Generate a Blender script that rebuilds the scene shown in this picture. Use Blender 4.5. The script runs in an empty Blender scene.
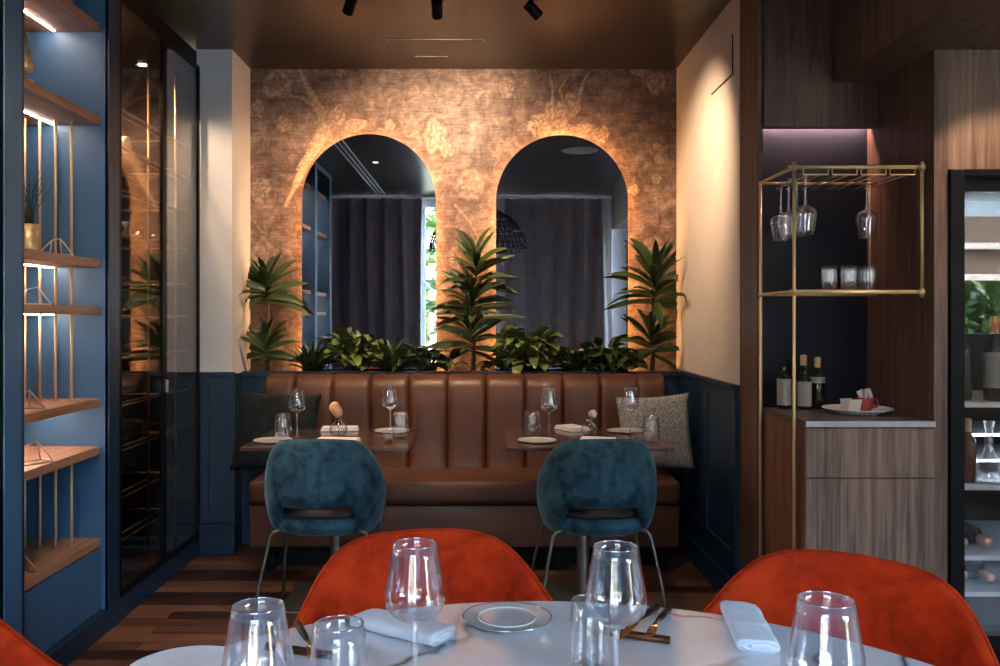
import bpy, bmesh, math, random
import numpy as np
from mathutils import Vector, Matrix, Euler, noise
random.seed(7)
PI = math.pi
sc = bpy.context.scene
COL = sc.collection
F = 880.0; CX = 481.0; CY = 316.0; H = 1.3

# ------------------------------------------------------------------ materials
MATS = {}
def nt(name):
    m = bpy.data.materials.new(name); m.use_nodes = True
    n = m.node_tree; n.nodes.clear()
    out = n.nodes.new('ShaderNodeOutputMaterial')
    return m, n, out
def principled(n, out, color=(.5,.5,.5), rough=.5, metal=0, spec=.5, coat=0, sheen=0, sheen_tint=None):
    b = n.nodes.new('ShaderNodeBsdfPrincipled')
    b.inputs['Base Color'].default_value = (*color, 1)
    b.inputs['Roughness'].default_value = rough
    b.inputs['Metallic'].default_value = metal
    b.inputs['Specular IOR Level'].default_value = spec
    b.inputs['Coat Weight'].default_value = coat; b.inputs['Coat Roughness'].default_value = .35 if coat == .31 else .03
    b.inputs['Sheen Weight'].default_value = sheen
    if sheen_tint: b.inputs['Sheen Tint'].default_value = (*sheen_tint, 1)
    n.links.new(b.outputs[0], out.inputs[0])
    return b
def texco(n, scale=(1,1,1), rot=(0,0,0), kind='Object'):
    t = n.nodes.new('ShaderNodeTexCoord'); mp = n.nodes.new('ShaderNodeMapping')
    mp.inputs['Scale'].default_value = scale; mp.inputs['Rotation'].default_value = rot
    n.links.new(t.outputs[kind], mp.inputs[0]); return mp.outputs[0]
def noise_n(n, vec, scale, detail=4, rough=.55, dist=0):
    t = n.nodes.new('ShaderNodeTexNoise'); t.inputs['Scale'].default_value = scale
    t.inputs['Detail'].default_value = detail; t.inputs['Roughness'].default_value = rough
    t.inputs['Distortion'].default_value = dist
    n.links.new(vec, t.inputs['Vector']); return t.outputs['Fac']
def ramp(n, fac, stops):
    r = n.nodes.new('ShaderNodeValToRGB'); e = r.color_ramp.elements
    while len(e) < len(stops): e.new(.5)
    for k, (p, c) in enumerate(stops):
        e[k].position = p; e[k].color = (*c, 1)
    n.links.new(fac, r.inputs[0]); return r.outputs[0]
def bump(n, b, h, strength=.2, dist=.01):
    k = n.nodes.new('ShaderNodeBump'); k.inputs['Strength'].default_value = strength
    k.inputs['Distance'].default_value = dist
    n.links.new(h, k.inputs['Height']); n.links.new(k.outputs[0], b.inputs['Normal'])
def math_n(n, op, a, b=None):
    m = n.nodes.new('ShaderNodeMath'); m.operation = op
    for i, v in enumerate((a, b)):
        if v is None: continue
        if isinstance(v, (int, float)): m.inputs[i].default_value = v
        else: n.links.new(v, m.inputs[i])
    return m.outputs[0]
def mix_c(n, fac, a, b, mode='MIX'):
    m = n.nodes.new('ShaderNodeMix'); m.data_type = 'RGBA'; m.blend_type = mode
    if isinstance(fac, (int, float)): m.inputs[0].default_value = fac
    else: n.links.new(fac, m.inputs[0])
    for i, v in ((6, a), (7, b)):
        if isinstance(v, tuple): m.inputs[i].default_value = (*v, 1)
        else: n.links.new(v, m.inputs[i])
    return m.outputs[2]
def simple(name, color, rough=.5, metal=0, var=.12, scale=12, bumps=0, bscale=60, **k):
    """solid colour broken up by a soft noise and a fine bump"""
    m, n, out = nt(name)
    b = principled(n, out, color, rough, metal, **k)
    v = texco(n)
    f = noise_n(n, v, scale)
    lo = tuple(c*(1-var) for c in color); hi = tuple(min(1, c*(1+var)) for c in color)
    n.links.new(ramp(n, f, [(.3, lo), (.7, hi)]), b.inputs['Base Color'])
    if bumps: bump(n, b, noise_n(n, v, bscale, 3), bumps, .004)
    MATS[name] = m; return m
def wood(name, dark, light, scale=(1,1,1), rough=.45, grain=28, fine=.35):
    """grain runs along the axis whose scale is small"""
    m, n, out = nt(name)
    b = principled(n, out, light, rough)
    v = texco(n, scale)
    a = noise_n(n, v, grain, 5, .6, .6)
    c = noise_n(n, v, grain*4, 3, .6)
    f = math_n(n, 'ADD', math_n(n, 'MULTIPLY', a, 1-fine), math_n(n, 'MULTIPLY', c, fine))
    mid = tuple((x+y)/2 for x, y in zip(dark, light))
    n.links.new(ramp(n, f, [(.36, dark), (.5, mid), (.64, light)]), b.inputs['Base Color'])
    bump(n, b, f, .12, .003)
    MATS[name] = m; return m
def emit(name, color, strength):
    m, n, out = nt(name)
    e = n.nodes.new('ShaderNodeEmission'); e.inputs[0].default_value = (*color, 1); e.inputs[1].default_value = strength
    n.links.new(e.outputs[0], out.inputs[0]); MATS[name] = m; return m
def glass(name, tint=(1,1,1), base=.04, power=5, gain=.96, rough=0.0):
    m, n, out = nt(name)
    t = n.nodes.new('ShaderNodeBsdfTransparent'); t.inputs[0].default_value = (*tint, 1)
    g = n.nodes.new('ShaderNodeBsdfGlossy'); g.inputs['Roughness'].default_value = rough
    g.inputs[0].default_value = (1,1,1,1)
    lw = n.nodes.new('ShaderNodeLayerWeight'); lw.inputs[0].default_value = .5
    p = math_n(n, 'POWER', lw.outputs['Facing'], power)
    f = math_n(n, 'ADD', math_n(n, 'MULTIPLY', p, gain), base)
    x = n.nodes.new('ShaderNodeMixShader')
    n.links.new(f, x.inputs[0]); n.links.new(t.outputs[0], x.inputs[1]); n.links.new(g.outputs[0], x.inputs[2])
    n.links.new(x.outputs[0], out.inputs[0]); MATS[name] = m; return m

simple('navy', (.007,.030,.072), .42, var=.1, scale=3)
simple('navy_light', (.048,.135,.27), .5, var=.06, scale=3)
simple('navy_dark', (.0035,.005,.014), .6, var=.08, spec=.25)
simple('cream_plaster', (.72,.67,.62), .85, var=.04, scale=4, bumps=.05)
simple('grey_plaster', (.66,.70,.77), .85, var=.04, scale=4, bumps=.05)
simple('ceiling_brown', (.027,.017,.013), .28, var=.1, scale=2, spec=.6)
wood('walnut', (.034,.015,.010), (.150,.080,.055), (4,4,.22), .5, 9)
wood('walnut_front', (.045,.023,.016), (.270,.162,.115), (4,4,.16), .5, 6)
wood('walnut_red', (.065,.027,.014), (.210,.095,.052), (4,4,.2), .45, 8)
wood('shelf_oak', (.27,.125,.065), (.52,.28,.165), (4,.35,4), .45, 9)
simple('black_metal', (.005,.005,.006), .4, var=.05, spec=.10)
simple('rose_glass', (.42,.27,.22), .15, var=.1)
simple('slot_shade_dark', (.020,.014,.015), .6, var=.1)
glass_stem = None
simple('brass', (.66,.49,.25), .42, .4, var=.06, scale=20)
simple('brass_rod', (.62,.46,.28), .5, .25, var=.05)
simple('brass_satin', (.62,.44,.22), .35, .8, var=.06, scale=20)
simple('brass_dark', (.30,.17,.085), .4, .8, var=.1, scale=20)
simple('steel', (.42,.42,.42), .3, 1, var=.05)
simple('steel_light', (.60,.62,.66), .4, .1)
simple('copper_dark', (.16,.06,.03), .25, .7)
simple('pale_petal', (.80,.66,.56), .7, var=.1)
simple('gun_metal', (.16,.17,.16), .35, .8, var=.05)
simple('porcelain', (.80,.80,.82), .12, var=.02, coat=.4)
simple('linen', (.74,.80,.90), .85, var=.04, bumps=.25, bscale=160)
simple('linen_white', (.85,.85,.88), .85, var=.03, bumps=.2, bscale=160)
simple('soil', (.03,.02,.013), .95, var=.4, scale=30, bumps=.5)
simple('curtain_fabric', (.46,.46,.49), .8, var=.12, scale=8, bumps=.1, bscale=120, sheen=.3)
simple('marble_shelf', (.16,.13,.12), .3, var=.25, scale=7)
simple('worktop_edge', (.33,.35,.37), .35, var=.08)
simple('worktop_top', (.055,.045,.045), .3, var=.2, scale=8)
simple('table_dark', (.085,.055,.05), .16, var=.35, scale=6, coat=.3)
simple('bottle_black', (.008,.012,.008), .06, var=.1, spec=.7)
simple('bottle_green', (.02,.035,.015), .06, var=.1, spec=.7)
simple('bottle_amber', (.10,.035,.01), .06, var=.1, spec=.7)
simple('label_bright', (.70,.68,.64), .6)
simple('paper_label', (.22,.22,.215), .7, var=.06)
simple('cork_gold', (.36,.24,.12), .4, var=.1)
simple('capsule_red', (.35,.03,.03), .35)
simple('copper_pink', (.70,.36,.24), .35, .3)
simple('red_glaze', (.30,.025,.03), .2, coat=.4)
simple('soft_white', (.50,.48,.47), .6)
simple('black_rubber', (.01,.01,.01), .7)
simple('cutlery_black', (.010,.009,.010), .35, 0)
simple('copper', (.72,.36,.14), .25, .9)
simple('dry_flower', (.75,.42,.26), .7, var=.2, scale=30)
simple('gold_leaf', (.75,.58,.33), .42, .6, var=.35, scale=40)
simple('grass_dark', (.03,.045,.025), .6)
simple('stem_brown', (.09,.065,.035), .8, var=.3, scale=40, bumps=.4)
simple('white_frame', (.72,.74,.76), .5)
simple('ext_wall', (.62,.56,.50), .9, var=.1, scale=2)
simple('ext_brick', (.10,.075,.065), .9, var=.15, scale=3)
simple('ext_pale', (.24,.32,.40), .9, var=.08, scale=2)
simple('ext_ground', (.35,.35,.34), .9, var=.15, scale=2)
simple('basket', (.02,.018,.016), .7)
simple('speaker_grey', (.42,.42,.42), .6)
emit('led_white', (1.0,.76,.60), 60.0)
emit('led_halo', (1.0,.45,.15), 24.0)
emit('led_cool', (.78,.90,1.0), 6.0)
emit('led_niche', (1.0,.60,.50), 110)
emit('lamp_lens', (1.0,.80,.55), 6.0)
glass('clear_glass', (.975,.98,1.0), .10, 2.4, .75, .02)
glass('rim_glass', (.96,.97,1.0), .42, 2.0, .7, .03)
glass('stem_glass', (.95,.96,1.0), .34, 1.5, .6, .06)
glass('pane_glass', (.90,.92,.93), .05, 4.2, .95, 0)
glass('smoked_glass', (.92,.91,.90), .05, 4.2, .95, 0)
glass('window_glass', (.95,.97,.97), .04, 5, .9, 0)

def m_mirror():
    m, n, out = nt('mirror')
    b = principled(n, out, (.62,.66,.70), .0, 1)
    f = noise_n(n, texco(n), 3)
    n.links.new(ramp(n, f, [(.3, (.74,.79,.85)), (.7, (.78,.83,.88))]), b.inputs['Base Color'])
    MATS['mirror'] = m
m_mirror()
def m_velvet(name, dark, light, sheen_c, sh=.6):
    m, n, out = nt(name)
    b = principled(n, out, light, .8, sheen=sh, sheen_tint=sheen_c, spec=.15)
    b.inputs['Sheen Roughness'].default_value = .35
    v = texco(n)
    f = noise_n(n, v, 7, 5, .6, .8); g = noise_n(n, v, 30, 3)
    h = math_n(n, 'ADD', math_n(n, 'MULTIPLY', f, .75), math_n(n, 'MULTIPLY', g, .25))
    n.links.new(ramp(n, h, [(.38, dark), (.58, light)]), b.inputs['Base Color'])
    bump(n, b, noise_n(n, v, 220, 2), .15, .002)
    MATS[name] = m
m_velvet('blue_velvet', (.004,.024,.046), (.034,.100,.145), (.35,.65,.95), .4)
m_velvet('orange_velvet', (.26,.013,.002), (.52,.036,.004), (1,.30,.08), .12)
m_velvet('charcoal_cloth', (.009,.013,.016), (.020,.027,.032), (.4,.5,.6), .08)
def m_tweed():
    m, n, out = nt('grey_tweed')
    b = principled(n, out, (.3,.3,.3), .9)
    v = texco(n)
    f = noise_n(n, v, 130, 3, .7)
    n.links.new(ramp(n, f, [(.35, (.13,.14,.16)), (.5, (.30,.315,.345)), (.65, (.56,.58,.63))]), b.inputs['Base Color'])
    bump(n, b, f, .5, .004); MATS['grey_tweed'] = m
m_tweed()
def m_leather():
    m, n, out = nt('tan_leather')
    b = principled(n, out, (.2,.08,.03), .42, coat=.05)
    v = texco(n)
    f = noise_n(n, v, 4, 4); 
    n.links.new(ramp(n, f, [(.3, (.068,.026,.016)), (.7, (.112,.045,.027))]), b.inputs['Base Color'])
    bump(n, b, noise_n(n, v, 90, 4), .18, .003); MATS['tan_leather'] = m
m_leather()
def m_marble():
    m, n, out = nt('white_marble')
    b = principled(n, out, (.6,.6,.6), .14, coat=.35)
    v = texco(n, (1,1,1), (0,0,.5))
    d = noise_n(n, v, 2.2, 5, .6, .4)
    w = n.nodes.new('ShaderNodeTexWave'); w.inputs['Scale'].default_value = 1.5; w.inputs['Distortion'].default_value = 14
    w.inputs['Detail'].default_value = 4; w.inputs['Detail Scale'].default_value = 1.3
    n.links.new(v, w.inputs['Vector'])
    base = ramp(n, d, [(.35, (.62,.62,.66)), (.65, (.78,.79,.83))])
    vein = ramp(n, w.outputs['Fac'], [(.0, (1,1,1)), (.008, (.6,.6,.6)), (.05, (.12,.12,.12)), (.10, (0,0,0))])
    msk = ramp(n, noise_n(n, v, 4.0, 2), [(.44, (0,0,0)), (.58, (1,1,1))])
    vm = mix_c(n, 1.0, vein, msk, 'MULTIPLY')
    n.links.new(mix_c(n, vm, base, (.12,.11,.11)), b.inputs['Base Color'])
    MATS['white_marble'] = m
m_marble()
def m_floor():
    m, n, out = nt('plank_floor')
    b = principled(n, out, (.2,.1,.05), .32)
    v = texco(n)
    br = n.nodes.new('ShaderNodeTexBrick')
    br.inputs['Scale'].default_value = 1; br.inputs['Brick Width'].default_value = .9; br.inputs['Row Height'].default_value = .09
    br.inputs['Mortar Size'].default_value = .0022; br.inputs['Mortar Smooth'].default_value = .2
    br.inputs['Color1'].default_value = (0,0,0,1); br.inputs['Color2'].default_value = (1,1,1,1)
    br.inputs['Mortar'].default_value = (.5,.5,.5,1)
    n.links.new(v, br.inputs['Vector'])
    g = noise_n(n, texco(n, (.5,9,1)), 7, 5, .65, .3)
    f = math_n(n, 'ADD', math_n(n, 'MULTIPLY', br.outputs['Color'], .45), math_n(n, 'MULTIPLY', g, .75))
    c = ramp(n, f, [(.30, (.016,.007,.005)), (.58, (.085,.038,.022)), (.92, (.30,.145,.085))])
    c2 = mix_c(n, br.outputs['Fac'], c, (.012,.006,.004))
    n.links.new(c2, b.inputs['Base Color'])
    bump(n, b, g, .12, .004); MATS['plank_floor'] = m
m_floor()
def m_leaf(name, dark, light):
    m, n, out = nt(name)
    b = principled(n, out, light, .38, spec=.45)
    g = n.nodes.new('ShaderNodeNewGeometry')
    f = noise_n(n, texco(n), 25, 2)
    h = math_n(n, 'ADD', math_n(n, 'MULTIPLY', g.outputs['Random Per Island'], .7), math_n(n, 'MULTIPLY', f, .3))
    n.links.new(ramp(n, h, [(.1, dark), (.9, light)]), b.inputs['Base Color'])
    MATS[name] = m
m_leaf('leaf_dark', (.012,.030,.010), (.045,.085,.022))
m_leaf('leaf_mid', (.018,.042,.012), (.065,.115,.028))
m_leaf('leaf_pale', (.05,.085,.02), (.15,.21,.06))
m_leaf('leaf_tree', (.02,.055,.01), (.09,.17,.035))
def m_wallpaper():
    m, n, out = nt('wallpaper')
    b = principled(n, out, (.3,.2,.1), .55, spec=.4)
    v = texco(n)
    big = noise_n(n, v, 1.6, 5, .65, .5)
    mid = noise_n(n, v, 14, 6, .78, .6)
    hz = noise_n(n, texco(n, (1.2,1,16)), 5, 5, .75, .6)
    vt = noise_n(n, texco(n, (18,1,3)), 5, 4, .75, .6)
    f = math_n(n, 'ADD', math_n(n, 'ADD', math_n(n, 'MULTIPLY', big, .38), math_n(n, 'MULTIPLY', mid, .36)),
               math_n(n, 'ADD', math_n(n, 'MULTIPLY', hz, .18), math_n(n, 'MULTIPLY', vt, .08)))
    base = ramp(n, f, [(.39, (.032,.020,.019)), (.47, (.115,.074,.063)), (.54, (.255,.175,.142)), (.62, (.56,.41,.33))])
    tex = noise_n(n, v, 38, 5, .75, 1.2)
    at = n.nodes.new('ShaderNodeAttribute'); at.attribute_name = 'motif'; at.attribute_type = 'GEOMETRY'
    sep = n.nodes.new('ShaderNodeSeparateColor'); n.links.new(at.outputs['Color'], sep.inputs[0])
    mot = ramp(n, tex, [(.36, (.32,.21,.15)), (.58, (.66,.49,.35))])
    c = mix_c(n, math_n(n, 'MULTIPLY', sep.outputs[0], math_n(n, 'ADD', math_n(n, 'MULTIPLY', tex, 1.2), .30)), base, mot)
    c = mix_c(n, math_n(n, 'MULTIPLY', sep.outputs[1], .5), c, (.07,.035,.022))
    n.links.new(c, b.inputs['Base Color'])
    n.links.new(ramp(n, f, [(.35, (.62,.62,.62)), (.65, (.42,.42,.42))]), b.inputs['Roughness'])
    bump(n, b, tex, .15, .003)
    MATS['wallpaper'] = m
m_wallpaper()

# ------------------------------------------------------------------ mesh helpers
def finish(name, bm, mat, parent=None, smooth=False, bevel=0, solid=0, subsurf=0):
    bmesh.ops.recalc_face_normals(bm, faces=bm.faces)
    me = bpy.data.meshes.new(name); bm.to_mesh(me); bm.free()
    o = bpy.data.objects.new(name, me); COL.objects.link(o)
    me.materials.append(MATS[mat])
    if smooth:
        for p in me.polygons: p.use_smooth = True
    if parent: o.parent = parent
    if subsurf:
        md = o.modifiers.new('sub', 'SUBSURF'); md.levels = subsurf; md.render_levels = subsurf
    return o
def box(bm, x0, x1, y0, y1, z0, z1, bev=0, seg=2, M=None):
    vs = [bm.verts.new((x, y, z)) for x in (x0, x1) for y in (y0, y1) for z in (z0, z1)]
    idx = [(0,1,3,2), (4,6,7,5), (0,4,5,1), (2,3,7,6), (0,2,6,4), (1,5,7,3)]
    fs = [bm.faces.new([vs[i] for i in f]) for f in idx]
    allv = vs
    if bev:
        es = list({e for f in fs for e in f.edges})
        r = bmesh.ops.bevel(bm, geom=es, offset=bev, segments=seg, affect='EDGES', profile=.5)
        allv = list({v for f in r['faces'] for v in f.verts} | {v for v in vs if v.is_valid})
    if M is not None:
        for v in allv: v.co = M @ v.co
    return allv
def B(*a, bev=0, seg=2):
    bm = bmesh.new(); box(bm, *a, bev=bev, seg=seg); return bm
def tube(bm, pts, r, seg=8, closed=False, caps=True):
    """sweep a circle along points; r number or list"""
    pts = [Vector(p) for p in pts]; n = len(pts)
    rr = r if isinstance(r, (list, tuple)) else [r]*n
    rings = []; ref = None
    for i, p in enumerate(pts):
        if closed: t = pts[(i+1) % n]-pts[(i-1) % n]
        else: t = (pts[min(i+1, n-1)]-pts[max(i-1, 0)])
        t.normalize()
        if ref is None:
            ref = Vector((0,0,1)) if abs(t.z) < .9 else Vector((1,0,0))
        u = (ref - t*ref.dot(t))
        if u.length < 1e-5: u = t.orthogonal()
        u.normalize(); w = t.cross(u); ref = u
        rings.append([bm.verts.new(p + (u*math.cos(a)+w*math.sin(a))*rr[i]) for a in [2*PI*k/seg for k in range(seg)]])
    m = n if closed else n-1
    for i in range(m):
        a, b = rings[i], rings[(i+1) % n]
        for k in range(seg):
            bm.faces.new((a[k], a[(k+1) % seg], b[(k+1) % seg], b[k]))
    if caps and not closed:
        bm.faces.new(rings[0][::-1]); bm.faces.new(rings[-1])
    return rings
def T(pts, r, seg=8, **k):
    bm = bmesh.new(); tube(bm, pts, r, seg, **k); return bm
def lathe(bm, prof, seg=32, cx=0, cy=0, cz=0, M=None, sx=1):
    """prof list of (r,z); r=0 gives a pole"""
    rings = []
    for r, z in prof:
        if r <= 1e-6: rings.append([bm.verts.new((cx, cy, cz+z))])
        else: rings.append([bm.verts.new((cx+sx*r*math.cos(2*PI*k/seg), cy+r*math.sin(2*PI*k/seg), cz+z)) for k in range(seg)])
    for a, b in zip(rings, rings[1:]):
        if len(a) == 1 and len(b) == 1: continue
        for k in range(seg):
            k2 = (k+1) % seg
            if len(a) == 1: bm.faces.new((a[0], b[k2], b[k]))
            elif len(b) == 1: bm.faces.new((a[k], a[k2], b[0]))
            else: bm.faces.new((a[k], a[k2], b[k2], b[k]))
    if M is not None:
        for ring in rings:
            for v in ring: v.co = M @ v.co
def L(prof, seg=32, **k):
    bm = bmesh.new(); lathe(bm, prof, seg, **k); return bm
def spow(a, p): return math.copysign(abs(a)**p, a)
def cushion(bm, w, d, h, n=14, p=.35, pinch=.9):
    """rounded cushion (superellipsoid-like), centred, w (x) d (y) h (z)"""
    rows = []
    for i in range(n+1):
        ph = -PI/2 + PI*i/n
        row = []
        for j in range(2*n):
            th = 2*PI*j/(2*n)
            row.append(bm.verts.new((w/2*spow(math.cos(ph), p)*spow(math.cos(th), p), d/2*spow(math.cos(ph), p)*spow(math.sin(th), p), h/2*spow(math.sin(ph), pinch))))
        rows.append(row)
    for a, b in zip(rows, rows[1:]):
        for j in range(2*n):
            k = (j+1) % (2*n)
            try: bm.faces.new((a[j], a[k], b[k], b[j]))
            except ValueError: pass
    bmesh.ops.remove_doubles(bm, verts=bm.verts, dist=1e-5)
def pillow_bm(w, h, t, n=22):
    """square scatter cushion standing in XZ with pinched corners and a puffed middle"""
    bm = bmesh.new(); grid = {}
    for s in (1, -1):
        for i in range(n+1):
            for j in range(n+1):
                u = 2*i/n-1; v = 2*j/n-1
                edge = (1-u*u)*(1-v*v)
                k = max(0, edge)**.42
                ins = 1-.07*(1-u*u)*abs(v)**3; inz = 1-.07*(1-v*v)*abs(u)**3
                if i in (0, n) or j in (0, n):
                    if s == -1: grid[s,i,j] = grid[1,i,j]; continue
                grid[s,i,j] = bm.verts.new((w/2*u*inz, s*t/2*k, h/2*v*ins))
        for i in range(n):
            for j in range(n):
                bm.faces.new((grid[s,i,j], grid[s,i+1,j], grid[s,i+1,j+1], grid[s,i,j+1]))
    return bm

# ------------------------------------------------------------------ object helpers
def thing(name, label, cat, loc=(0,0,0), rz=0, group=None, rot=None, scale=None):
    o = bpy.data.objects.new(name, None); COL.objects.link(o)
    o.empty_display_size = .05
    o.location = loc; o.rotation_euler = rot if rot else (0,0,rz)
    if scale: o.scale = scale if isinstance(scale, tuple) else (scale,)*3
    o['label'] = label; o['category'] = cat
    if group: o['group'] = group
    return o
def tag(o, label, cat, group=None):
    o['label'] = label; o['category'] = cat
    if group: o['group'] = group
    return o
def struct(name, bm, mat, **k):
    o = finish(name, bm, mat, **k)
    if o.parent is None: o['kind'] = 'structure'
    return o
def dup(root, loc, label, rz=None, rot=None, group=None, scale=None):
    r = root.copy(); COL.objects.link(r); r.location = loc
    if rz is not None: r.rotation_euler = (0,0,rz)
    if rot is not None: r.rotation_euler = rot
    if scale: r.scale = (scale,)*3
    r['label'] = label
    if group: r['group'] = group
    for ch in [c for c in ALLCH(root)]:
        c = ch.copy(); COL.objects.link(c); c.parent = r
        for g in ALLCH(ch):
            d = g.copy(); COL.objects.link(d); d.parent = c
    return r
def ALLCH(o): return [x for x in list(COL.objects) if x.parent == o]

# ================================================================== ROOM
XL, XR, YB = -1.363, 1.155, 5.20
ZC = 2.76
DADO = .99
YR = -.62         # rear window wall
XE = 5.0
def at(x, y, Y): return Vector(((x-CX)*Y/F, Y, H-(y-CY)*Y/F))

struct('floor', B(-2.1, XE+.1, YR-.15, 5.5, -.06, 0), 'plank_floor')
struct('ceiling', B(-2.1, XE+.1, YR-.15, 5.5, ZC, ZC+.08), 'ceiling_brown')
# back wall with wallpaper
def wallpaper_wall():
    bm = bmesh.new()
    nx, nz = 620, 420; x0, x1, z0, z1 = XL-.02, XR+.02, .2, ZC
    xs = np.linspace(x0, x1, nx+1); zs = np.linspace(z0, z1, nz+1)
    me = bpy.data.meshes.new('wall_back')
    X, Z = np.meshgrid(xs, zs)
    co = np.stack([X.ravel(), np.full(X.size, YB), Z.ravel()], 1)
    i = np.arange(nx*nz); r = i//nx; c = i % nx; a = r*(nx+1)+c
    quads = np.stack([a, a+1, a+nx+2, a+nx+1], 1)
    # closing back box so that the wall has thickness
    n0 = len(co)
    ex = np.array([[x0,YB,z0],[x1,YB,z0],[x1,YB,z1],[x0,YB,z1],[x0,YB+.15,z0],[x1,YB+.15,z0],[x1,YB+.15,z1],[x0,YB+.15,z1]])
    co = np.vstack([co, ex])
    faces = quads.tolist() + [[n0,n0+4,n0+5,n0+1],[n0+1,n0+5,n0+6,n0+2],[n0+2,n0+6,n0+7,n0+3],[n0+3,n0+7,n0+4,n0],[n0+4,n0+7,n0+6,n0+5]]
    me.from_pydata(co.tolist(), [], faces); me.update()
    px = CX + X.ravel()*F/YB; py = CY - (Z.ravel()-H)*F/YB
    rng = np.random.RandomState(3)
    mot = np.zeros(px.size); out = np.zeros(px.size)
    def flower(cx, cy, rx, ry, lobes=5, s=1.0, ph=0.0, hole=False):
        """loose peony-like blossom: ragged outline, ringed petals, darker folds"""
        dx = (px-cx)/rx; dy = (py-cy)/ry; th = np.arctan2(dy, dx); d = np.hypot(dx, dy)
        edge = 1 + .07*np.sin(lobes*th+ph*5) + .06*np.sin(3*th+cx) + .04*np.sin((lobes+4)*th+cy) + .025*np.sin(17*th+cx*2)
        k = np.clip((edge-d)*3.2, 0, 1)*s
        ring = np.sin(d*10+1.6*np.sin(lobes*th+ph)+np.sin(3*th+cy))
        k *= .70 + .30*ring
        if hole: k *= np.clip((d-.30)*6, .25, 1)
        np.maximum(mot, k, out=mot)
        o = np.exp(-((d-edge)/.07)**2)*.45 + np.clip(-ring-.55, 0, 1)*1.3*(d < edge*.95)
        np.maximum(out, o, out=out)
    def branch(pts, w0, w1, s=.8):
        n = len(pts)-1
        for k in range(n):
            (ax, ay), (bx, by) = pts[k], pts[k+1]
            L2 = (bx-ax)**2+(by-ay)**2
            t = np.clip(((px-ax)*(bx-ax)+(py-ay)*(by-ay))/L2, 0, 1)
            wob = 1.2*np.sin(px*.35+py*.22)
            d = np.hypot(px-(ax+t*(bx-ax))+wob*.5, py-(ay+t*(by-ay))+wob*.5)
            w = (w0+(w1-w0)*(k+t)/n)*(1+.16*np.sin(px*.9+py*.7)+.1*np.sin(py*1.9))
            np.maximum(mot, np.clip((w-d)/1.2+.3, 0, 1)*s, out=mot)
            np.maximum(out, np.exp(-((d-w)/1.1)**2)*.75, out=out)
    branch([(299,66),(306,84),(314,100),(322,116),(326,130)], 2.2, 7); branch([(326,130),(316,146),(304,166),(295,186),(286,206)], 8, 2.5)
    branch([(283,94),(298,97),(314,104)], 1.5, 3)
    branch([(322,116),(332,108)], 2, 1)
    flower(277, 84, 17, 16, 5, .9, .4, True); flower(284,124,9,9,5,.9); flower(257,109,9,10,5,.7,.5)
    flower(341,73,6,5,5,.8); flower(338,115,9,12,2,1); flower(355,125,14,7,2,1,.8); flower(330,126,8,8,5,.8)
    flower(390,125,6,6,5,.8,.3); flower(506.5,87,9,13,6,1,.2); flower(435,136,13,19,5,.8,.9); flower(447,150,8,9,4,.7)
    flower(601,134,10,10,5,1,.2); flower(586,130,13,9,4,.9); flower(540,125,14,13,6,.9,.4); flower(556,112,13,14,5,.9); flower(560,133,26,11,7,.9)
    flower(572,105,10,14,3,.8,.5)
    branch([(562,125),(575,108),(583,84),(590,72)], 3, 1.2); branch([(552,118),(553,92),(549,70)], 2.5, 1.2); branch([(566,118),(560,90),(571,72)], 1.8,1)
    for (a, b, r) in ((656.5,146.7,4.5),(640,157.6,4.5),(659,160,5.5),(656.5,179,6),(633.5,190,6),(679,202,5)): flower(a, b, r, r, 5, .95, a)
    flower(656,83,11,13,5,.8); flower(640,71,11,6,5,.8)
    branch([(636,200),(645,180),(640,160)], .9,.6,.1); branch([(645,182),(657,162)], .8,.5,.1); branch([(643,186),(656,180)], .8,.5,.1); branch([(645,178),(656,148)], .8,.5,.1)
    branch([(390,128),(392,160)], .7,.7,.1); branch([(668,210),(680,204)], .9,.6,.1); branch([(672,216),(664,198)], .9,.6,.1)
    flower(260,190,12,15,5,.5); flower(655,250,14,16,5,.55,.3); flower(470,185,16,18,6,.5,.2); flower(462,255,14,16,5,.5); flower(264,255,15,18,5,.5,.6); flower(660,320,15,14,5,.5)
    branch([(250,215),(262,232),(280,240)], 1.5, 1, .6); branch([(455,205),(470,222),(484,250)], 1.5, 1.2,.6)
    mot *= .8+.2*rng.rand(px.size); 
    arr = np.zeros((len(co), 4), dtype=np.float32); arr[:n0,0] = mot; arr[:n0,1] = np.clip(out, 0, 1); arr[:,3] = 1
    ca = me.color_attributes.new('motif', 'FLOAT_COLOR', 'POINT')
    ca.data.foreach_set('color', arr.ravel())
    me.materials.append(MATS['wallpaper'])
    o = bpy.data.objects.new('wall_back', me); COL.objects.link(o); o['kind'] = 'structure'
wallpaper_wall()

# left pier (pale) and the wall behind the shelving
struct('wall_left', B(-1.56, XL, 4.82, YB+.15, DADO-.01, ZC), 'grey_plaster')
struct('wall_left_outer', B(-2.1, -2.0, YR-.15, YB+.2, 0, ZC), 'navy_dark')
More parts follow.
